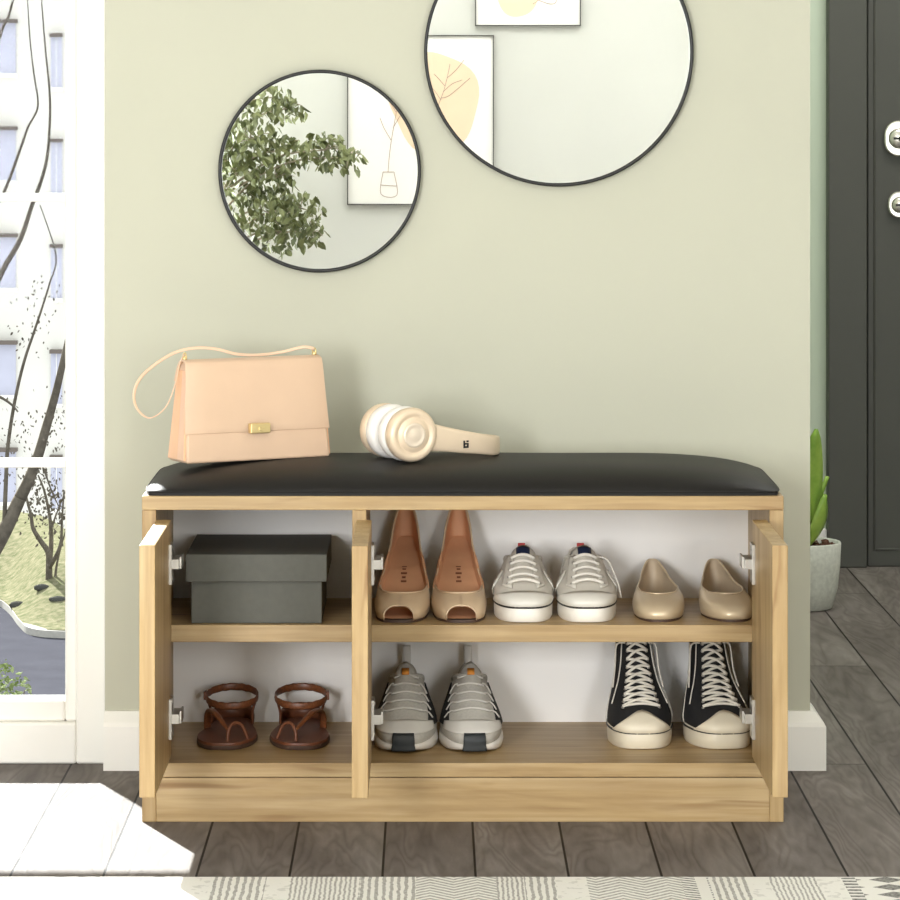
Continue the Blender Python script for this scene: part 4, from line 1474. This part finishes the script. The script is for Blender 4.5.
# ficus beside the pictures
M['ficus_leaf'] = leaf_mat('ficus leaf', '#525b36', '#868d5c', 0.4)
M['ficus_wood'] = mat('ficus bark', '#a49a86', 0.8, var=0.15)
M['ficus_pot'] = mat('clay planter', '#b9b3a6', 0.7, var=0.05)
fy = -5.86
fx = -0.78
fic = thing('ficus_tree', 'leafy green ficus seen in the smaller mirror, in front of the pale wall', 'plant', (fx, fy, 0))
FO = Vector((fx, fy, 0))
MB().lathe([(0.10, 0), (0.105, 0.01), (0.135, 0.26), (0.14, 0.28), (0.13, 0.28), (0.125, 0.25), (0.0, 0.25)], 32).build('planter', M['ficus_pot'], fic)
mb = MB()
trunk = spline([(0, 0, 0.24), (0.01, 0.0, 0.5), (0.03, 0.01, 0.8), (0.03, 0.0, 1.05), (0.05, 0.0, 1.32)], 6)
mb.tube(trunk, [0.016 - 0.010 * i / len(trunk) for i in range(len(trunk))], 8)
cl_list = [(262, 98, 30, 16, 70, 0.05), (290, 108, 16, 14, 30, 0.02), (250, 140, 32, 24, 150, 0.04), (285, 150, 26, 16, 70, -0.02), (325, 150, 22, 18, 75, 0.0), (350, 158, 16, 12, 26, -0.02),
           (240, 172, 24, 24, 90, 0.03), (275, 178, 24, 14, 60, 0.0), (262, 210, 34, 22, 140, 0.02), (300, 208, 24, 18, 70, -0.02), (282, 232, 28, 18, 80, 0.0), (312, 232, 14, 14, 26, -0.02)]
rng = random.Random(11)
lv = MB()
lv.smooth = False
def add_leaf(mb, c_, size, rng_, down=0.6):
    d_ = Vector((rng_.uniform(-1, 1), rng_.uniform(-1, 1), rng_.uniform(-1, 0.3) - down)).normalized()
    sd = d_.cross(Vector((rng_.uniform(-1, 1), rng_.uniform(-1, 1), rng_.uniform(-0.3, 1)))).normalized()
    nn = d_.cross(sd)
    w = size * 0.27
    k = mb.add([c_, c_ + d_ * size * 0.35 + sd * w + nn * w * 0.35, c_ + d_ * size * 0.7 + sd * w * 0.75 + nn * w * 0.2, c_ + d_ * size * 1.0,
                c_ + d_ * size * 0.7 - sd * w * 0.75 + nn * w * 0.2, c_ + d_ * size * 0.35 - sd * w + nn * w * 0.35, c_ + d_ * size * 0.5])
    for a, b_ in ((0, 1), (1, 2), (2, 3), (3, 4), (4, 5), (5, 0)):
        mb.face([k + a, k + b_, k + 6])
for cx, cy, rx, ry, nl, dy in cl_list:
    c0 = in_mirror(cx, cy, fy + dy) - FO
    k = min(range(len(trunk)), key=lambda i: (trunk[i] - (c0 + Vector((0, 0, -0.18)))).length)
    mid = trunk[k].lerp(c0, 0.55) + Vector((0, 0, 0.05))
    br = spline([trunk[k], mid, c0], 5)
    mb.tube(br, [0.0055 - 0.0035 * i / len(br) for i in range(len(br))], 6)
    sc_ = 11.75 / FPX
    for i in range(4):
        a = rng.uniform(0, 2 * PI)
        e_ = c0 + Vector((rx * sc_ * 0.8 * math.cos(a), rng.uniform(-0.06, 0.06), ry * sc_ * 0.8 * math.sin(a)))
        mb.tube([c0, c0.lerp(e_, 0.5) + Vector((0, 0, 0.012)), e_], [0.003, 0.002, 0.001], 5)
    for i in range(int(nl * 1.5)):
        a, r = rng.uniform(0, 2 * PI), math.sqrt(rng.random())
        p_ = c0 + Vector((rx * sc_ * r * math.cos(a), rng.uniform(-0.10, 0.10), ry * sc_ * r * math.sin(a)))
        add_leaf(lv, p_, rng.uniform(0.028, 0.044), rng)
mb.build('trunk', M['ficus_wood'], fic)
lv.build('foliage', M['ficus_leaf'], fic)

# ------------------------------------------------------------------ outside the window
M['asphalt'] = mat('grey asphalt', '#4a4a50', 0.9, var=0.08, scale=4, spec=0.0)
M['lawn'] = leaf_mat('dry lawn', '#5f6349', '#858068', 0.9, 0.0)
M['kerb'] = mat('pale kerb stone', '#b9b6ae', 0.8, spec=0.0)
M['render'] = mat('pale facade render', '#dcd8cf', 0.85, var=0.02, scale=1)
M['pane_out'] = mat('bluish window pane', '#b9b9c9', 0.3, var=0.05, scale=2)
M['lintel'] = mat('brown awning', '#6a6059', 0.8)
M['bark_out'] = mat('grey bark', '#6b6459', 0.95, spec=0.0, var=0.3, scale=14, bump=0.4, bscale=40, bdist=0.01)
M['rock'] = mat('grey stone', '#4c4c48', 0.9, var=0.2, scale=3, spec=0.0)
M['shrub'] = leaf_mat('pale shrub leaf', '#6b7a44', '#aab388', 0.7, 0.0)
ZG = -3.0
struct('road', MB().box(-26, 14, 3.0, 23.0, ZG - 0.3, ZG), M['asphalt'])
# lawn with a curved kerb, rising into a low bank
edge_px = [(-900, 560), (-300, 585), (-60, 598), (-8, 604), (8, 612), (20, 627), (32, 635), (66, 638), (160, 640), (500, 640), (900, 640)]
edge_w = []
for a, b_ in edge_px:
    d = (CAM_Z - ZG) * FPX / (b_ - 110)
    edge_w.append(Vector(((a - 430) * d / FPX, d + CAM_Y, ZG)))
edge_w = spline(edge_w, 6)
def lawn_z(y_edge, y):
    k = y - y_edge
    up_ = min(1, max(0, k) / 2.3)
    z = ZG + 0.05 + 0.39 * (up_ * up_ * (3 - 2 * up_))
    return z - (0.10 * (k - 2.3) ** 1.5 if k > 2.3 else 0)
def on_lawn(px, py):
    """where the view line through this pixel meets the lawn"""
    y = 12.0
    while y < 30:
        p_ = at(px, py, y)
        ye = min(edge_w, key=lambda q_: abs(q_.x - p_.x)).y
        if y > ye - 0.1 and p_.z <= lawn_z(ye, y):
            return Vector((p_.x, y, lawn_z(ye, y)))
        y += 0.02
    return at(px, py, 21)
rows = []
for j in range(29):
    f_ = j / 28
    row = []
    for p_ in edge_w:
        y = p_.y + (44 - p_.y) * f_ ** 2.0
        z = lawn_z(p_.y, y) + 0.02 * math.sin(p_.x * 3 + y * 2)
        row.append((p_.x + (p_.x + 3.2) * 0.5 * f_, y, z))
    rows.append(row)
mb = MB()
mb.grid([[(p_.x, p_.y, ZG - 0.2) for p_ in edge_w]] + rows)
struct('ground_lawn', mb, M['lawn'])
mb = MB()
mb.smooth = False
ks = [[(p_.x, p_.y - 0.02, ZG - 0.05), (p_.x, p_.y - 0.02, ZG + 0.055), (p_.x, p_.y + 0.14, ZG + 0.06), (p_.x, p_.y + 0.14, ZG - 0.05)] for p_ in edge_w]
mb.grid(ks, closed=True, flip=True)
struct('trim_kerb', mb, M['kerb'])

# the pale apartment house
FYB = 86.4
bd = thing('apartment_building', 'pale apartment building across the lawn, seen through the window', 'building', (-10, FYB, -14))
BO = Vector(bd.location)
MB().box(-34, 24, 0, 12, 0, 32).build('facade', M['render'], bd)
MB().box(-34.4, 24.4, -0.4, 12.4, 32, 32.6).build('roof', M['lintel'], bd)
m_px = (FYB - CAM_Y) / FPX
zt0 = at(0, 37, FYB).z
wnd = None
for ci in range(-9, 4):
    if ci <= 0:
        x0 = at(51, 0, FYB).x + ci * 2.16
        if ci == -1:
            x0 = at(16, 0, FYB).x - 1.2
    else:
        x0 = at(51, 0, FYB).x + ci * 2.16
    for ri in range(-1, 6):
        zt = zt0 - ri * 105.3 * m_px
        if ci == -1:
            zt = at(0, 130, FYB).z - (ri - 1) * 107 * m_px
        if wnd is None:
            mb = MB()
            mb.box(0, 1.2, -0.06, 0.05, -1.40, 0.0)
            mb.cur = 1
            mb.box(-0.05, 1.25, -0.30, 0.02, 0.0, 0.10)
            mb.cur = 2
            mb.box(0.57, 0.63, -0.09, -0.05, -1.40, 0.0).box(-0.06, 1.26, -0.18, 0.02, -1.50, -1.40)
            wnd = mb.build('window', [M['pane_out'], M['lintel'], M['white']], bd)
            o = wnd
        else:
            o = wnd.copy()
            C.objects.link(o)
            o.parent = bd
        o.location = Vector((x0, FYB, zt)) - BO
        if ci == 0:
            o.scale = (0.26, 1, 1)

# bare trees
def px_branch(mb, pts, y, r, off, n=6):
    w = [at(a, b_, y + (q_ if (q_ := dy) else 0)) - off for a, b_, dy in pts]
    sp_ = spline(w, 4)
    m = len(sp_)
    mb.tube(sp_, [r[0] + (r[1] - r[0]) * i / (m - 1) for i in range(m)], n)
    return sp_
ty = 18.5
g = at(-75, 110 + (CAM_Z - ZG) * FPX / (ty - CAM_Y), ty)
t1 = thing('bare_tree', 'large bare tree leaning in from the left, outside the window', 'tree', (g.x, ty, ZG), group='bare trees outside the window')
O1 = Vector(t1.location)
mb = MB()
px_branch(mb, [(-75, 682, 0), (-48, 620, 0), (-18, 570, 0), (4, 532, 0), (20, 498, 0)], ty, (0.075, 0.046), O1, 8)
px_branch(mb, [(20, 498, 0), (28, 482, 0), (38, 456, 0), (46, 428, 0), (55, 396, 0), (63, 362, 0), (75, 310, 0), (95, 230, 0)], ty, (0.046, 0.016), O1, 8)
px_branch(mb, [(-75, 682, 0), (-70, 560, 0.3), (-52, 440, 0.4), (-30, 350, 0.4), (0, 276, 0.4), (20, 240, 0.4), (32, 205, 0.4), (42, 178, 0.4), (48, 150, 0.4), (50, 100, 0.4), (45, 45, 0.4), (40, -20, 0.4)], ty, (0.030, 0.004), O1, 8)
px_branch(mb, [(-52, 440, 0.4), (-40, 330, 0.2), (-18, 240, 0.1), (5, 190, 0.1), (20, 150, 0.1), (28, 127, 0.1), (38, 106, 0.1), (34, 75, 0.1), (30, 40, 0.1), (27, -10, 0.1)], ty, (0.017, 0.004), O1)
px_branch(mb, [(-40, 330, 0.2), (-20, 120, 0.2), (0, 36, 0.2), (8, 18, 0.2), (15, -8, 0.2)], ty, (0.016, 0.008), O1)
px_branch(mb, [(4, 532, 0), (6, 480, 0), (8, 445, 0.1), (15, 400, 0.1), (24, 362, 0.1), (33, 335, 0.1), (42, 308, 0.1), (50, 282, 0.1), (56, 255, 0.1), (40, 205, 0.1)], ty, (0.018, 0.004), O1)
px_branch(mb, [(-20, 390, 0), (0, 397, 0), (12, 405, 0), (18, 412, 0)], ty, (0.014, 0.006), O1)
px_branch(mb, [(38, 456, 0), (44, 470, 0), (52, 492, 0), (58, 505, 0)], ty, (0.010, 0.004), O1)
mb.build('trunk', M['bark_out'], t1)
rng = random.Random(21)
lv = MB()
lv.smooth = False
for i in range(420):
    a = rng.random()
    cpx, cpy = rng.choice([(15, 425), (50, 430), (30, 470), (45, 300), (58, 460), (10, 450), (60, 420), (40, 500), (30, 330), (-30, 400), (-60, 330), (90, 380)])
    p_ = at(cpx + rng.gauss(0, 10), cpy + rng.gauss(0, 16), ty + rng.uniform(-0.6, 0.6)) - O1
    add_leaf(lv, p_, rng.uniform(0.018, 0.034), rng)
lv.build('bud_leaves', M['bark_out'], t1)
g2 = on_lawn(49, 579)
ty2 = g2.y
t2 = thing('bare_tree', 'small bare multi-stemmed tree on the grass outside the window', 'tree', (g2.x, ty2, g2.z - 0.05), group='bare trees outside the window')
O2 = Vector(t2.location)
mb = MB()
px_branch(mb, [(49, 580, 0), (49, 565, 0), (48, 552, 0), (40, 540, 0), (33, 528, 0), (31, 515, 0), (27, 500, 0), (24, 480, 0)], ty2, (0.032, 0.007), O2)
px_branch(mb, [(49, 565, 0), (51, 548, 0.1), (51, 530, 0.1), (49, 512, 0.1), (44, 490, 0.1), (38, 475, 0.1)], ty2, (0.024, 0.006), O2)
px_branch(mb, [(49, 568, 0), (56, 556, -0.1), (61, 542, -0.1), (62, 520, -0.1), (64, 490, -0.1)], ty2, (0.022, 0.006), O2)
px_branch(mb, [(55, 586, 0), (56, 570, 0), (60, 550, 0), (66, 530, 0)], ty2, (0.014, 0.006), O2)
px_branch(mb, [(51, 530, 0.1), (56, 515, 0.1), (62, 500, 0.1), (70, 480, 0.1)], ty2, (0.010, 0.004), O2)
mb.build('trunk', M['bark_out'], t2)
lv = MB()
lv.smooth = False
for i in range(260):
    cpx, cpy = rng.choice([(58, 515), (60, 490), (40, 480), (52, 530), (30, 500), (66, 505)])
    p_ = at(cpx + rng.gauss(0, 7), cpy + rng.gauss(0, 12), ty2 + rng.uniform(-0.3, 0.3)) - O2
    add_leaf(lv, p_, rng.uniform(0.025, 0.05), rng)
lv.build('bud_leaves', M['bark_out'], t2)

def rock(px, py, y, wx, hz, label):
    c_ = on_lawn(px, py)
    mb_ = MB()
    r_ = random.Random(int(px * 7))
    rows_ = []
    for j in range(9):
        ph = PI * j / 8
        rows_.append([(wx * math.sin(ph) * math.cos(a) * (1 + r_.uniform(-.12, .12)), wx * 0.7 * math.sin(ph) * math.sin(a), hz * math.cos(ph) * (1 + r_.uniform(-.1, .1))) for a in [2 * PI * i / 14 for i in range(14)]])
    mb_.grid(rows_, closed=True, flip=True)
    o_ = mb_.build('garden_rock', M['rock'])
    o_.location = c_ + Vector((0, 0, hz * 0.5))
    return tag(o_, label, 'rock', 'stones on the lawn outside')
rock(18, 608, 20.45, 0.075, 0.035, 'flat grey stone on the lawn edge outside, left of the other stones')
rock(42, 590, 21.4, 0.065, 0.03, 'grey stone below the small bare tree outside')
rock(58, 602, 20.9, 0.075, 0.03, 'grey stone at the right window edge, outside on the lawn')

sy = 9.4
sg = at(-14, 760, sy)
sh = thing('shrub', 'pale green leafy shrub at the bottom left of the window, outside', 'shrub', (sg.x, sy, ZG))
SO = Vector(sh.location)
mb, lv = MB(), MB()
lv.smooth = False
for i in range(14):
    a = rng.uniform(0, 2 * PI)
    top = Vector((0.26 * math.cos(a) * rng.random(), 0.26 * math.sin(a) * rng.random(), rng.uniform(1.1, 1.5)))
    mb.tube([(0.02 * math.cos(a), 0.02 * math.sin(a), 0), top * 0.5 + Vector((0, 0, 0.1)), top], [0.012, 0.008, 0.003], 5)
ctop = at(-14, 690, sy) - SO
for i in range(900):
    a, u_ = rng.uniform(0, 2 * PI), rng.uniform(-1, 1)
    r = rng.random() ** 0.4
    s_ = math.sqrt(1 - u_ * u_)
    p_ = ctop + Vector((0.21 * r * s_ * math.cos(a), 0.21 * r * s_ * math.sin(a), 0.17 * r * u_ - 0.02))
    add_leaf(lv, p_, rng.uniform(0.02, 0.035), rng, 0.0)
mb.build('stems', M['bark_out'], sh)
lv.build('foliage', M['shrub'], sh)
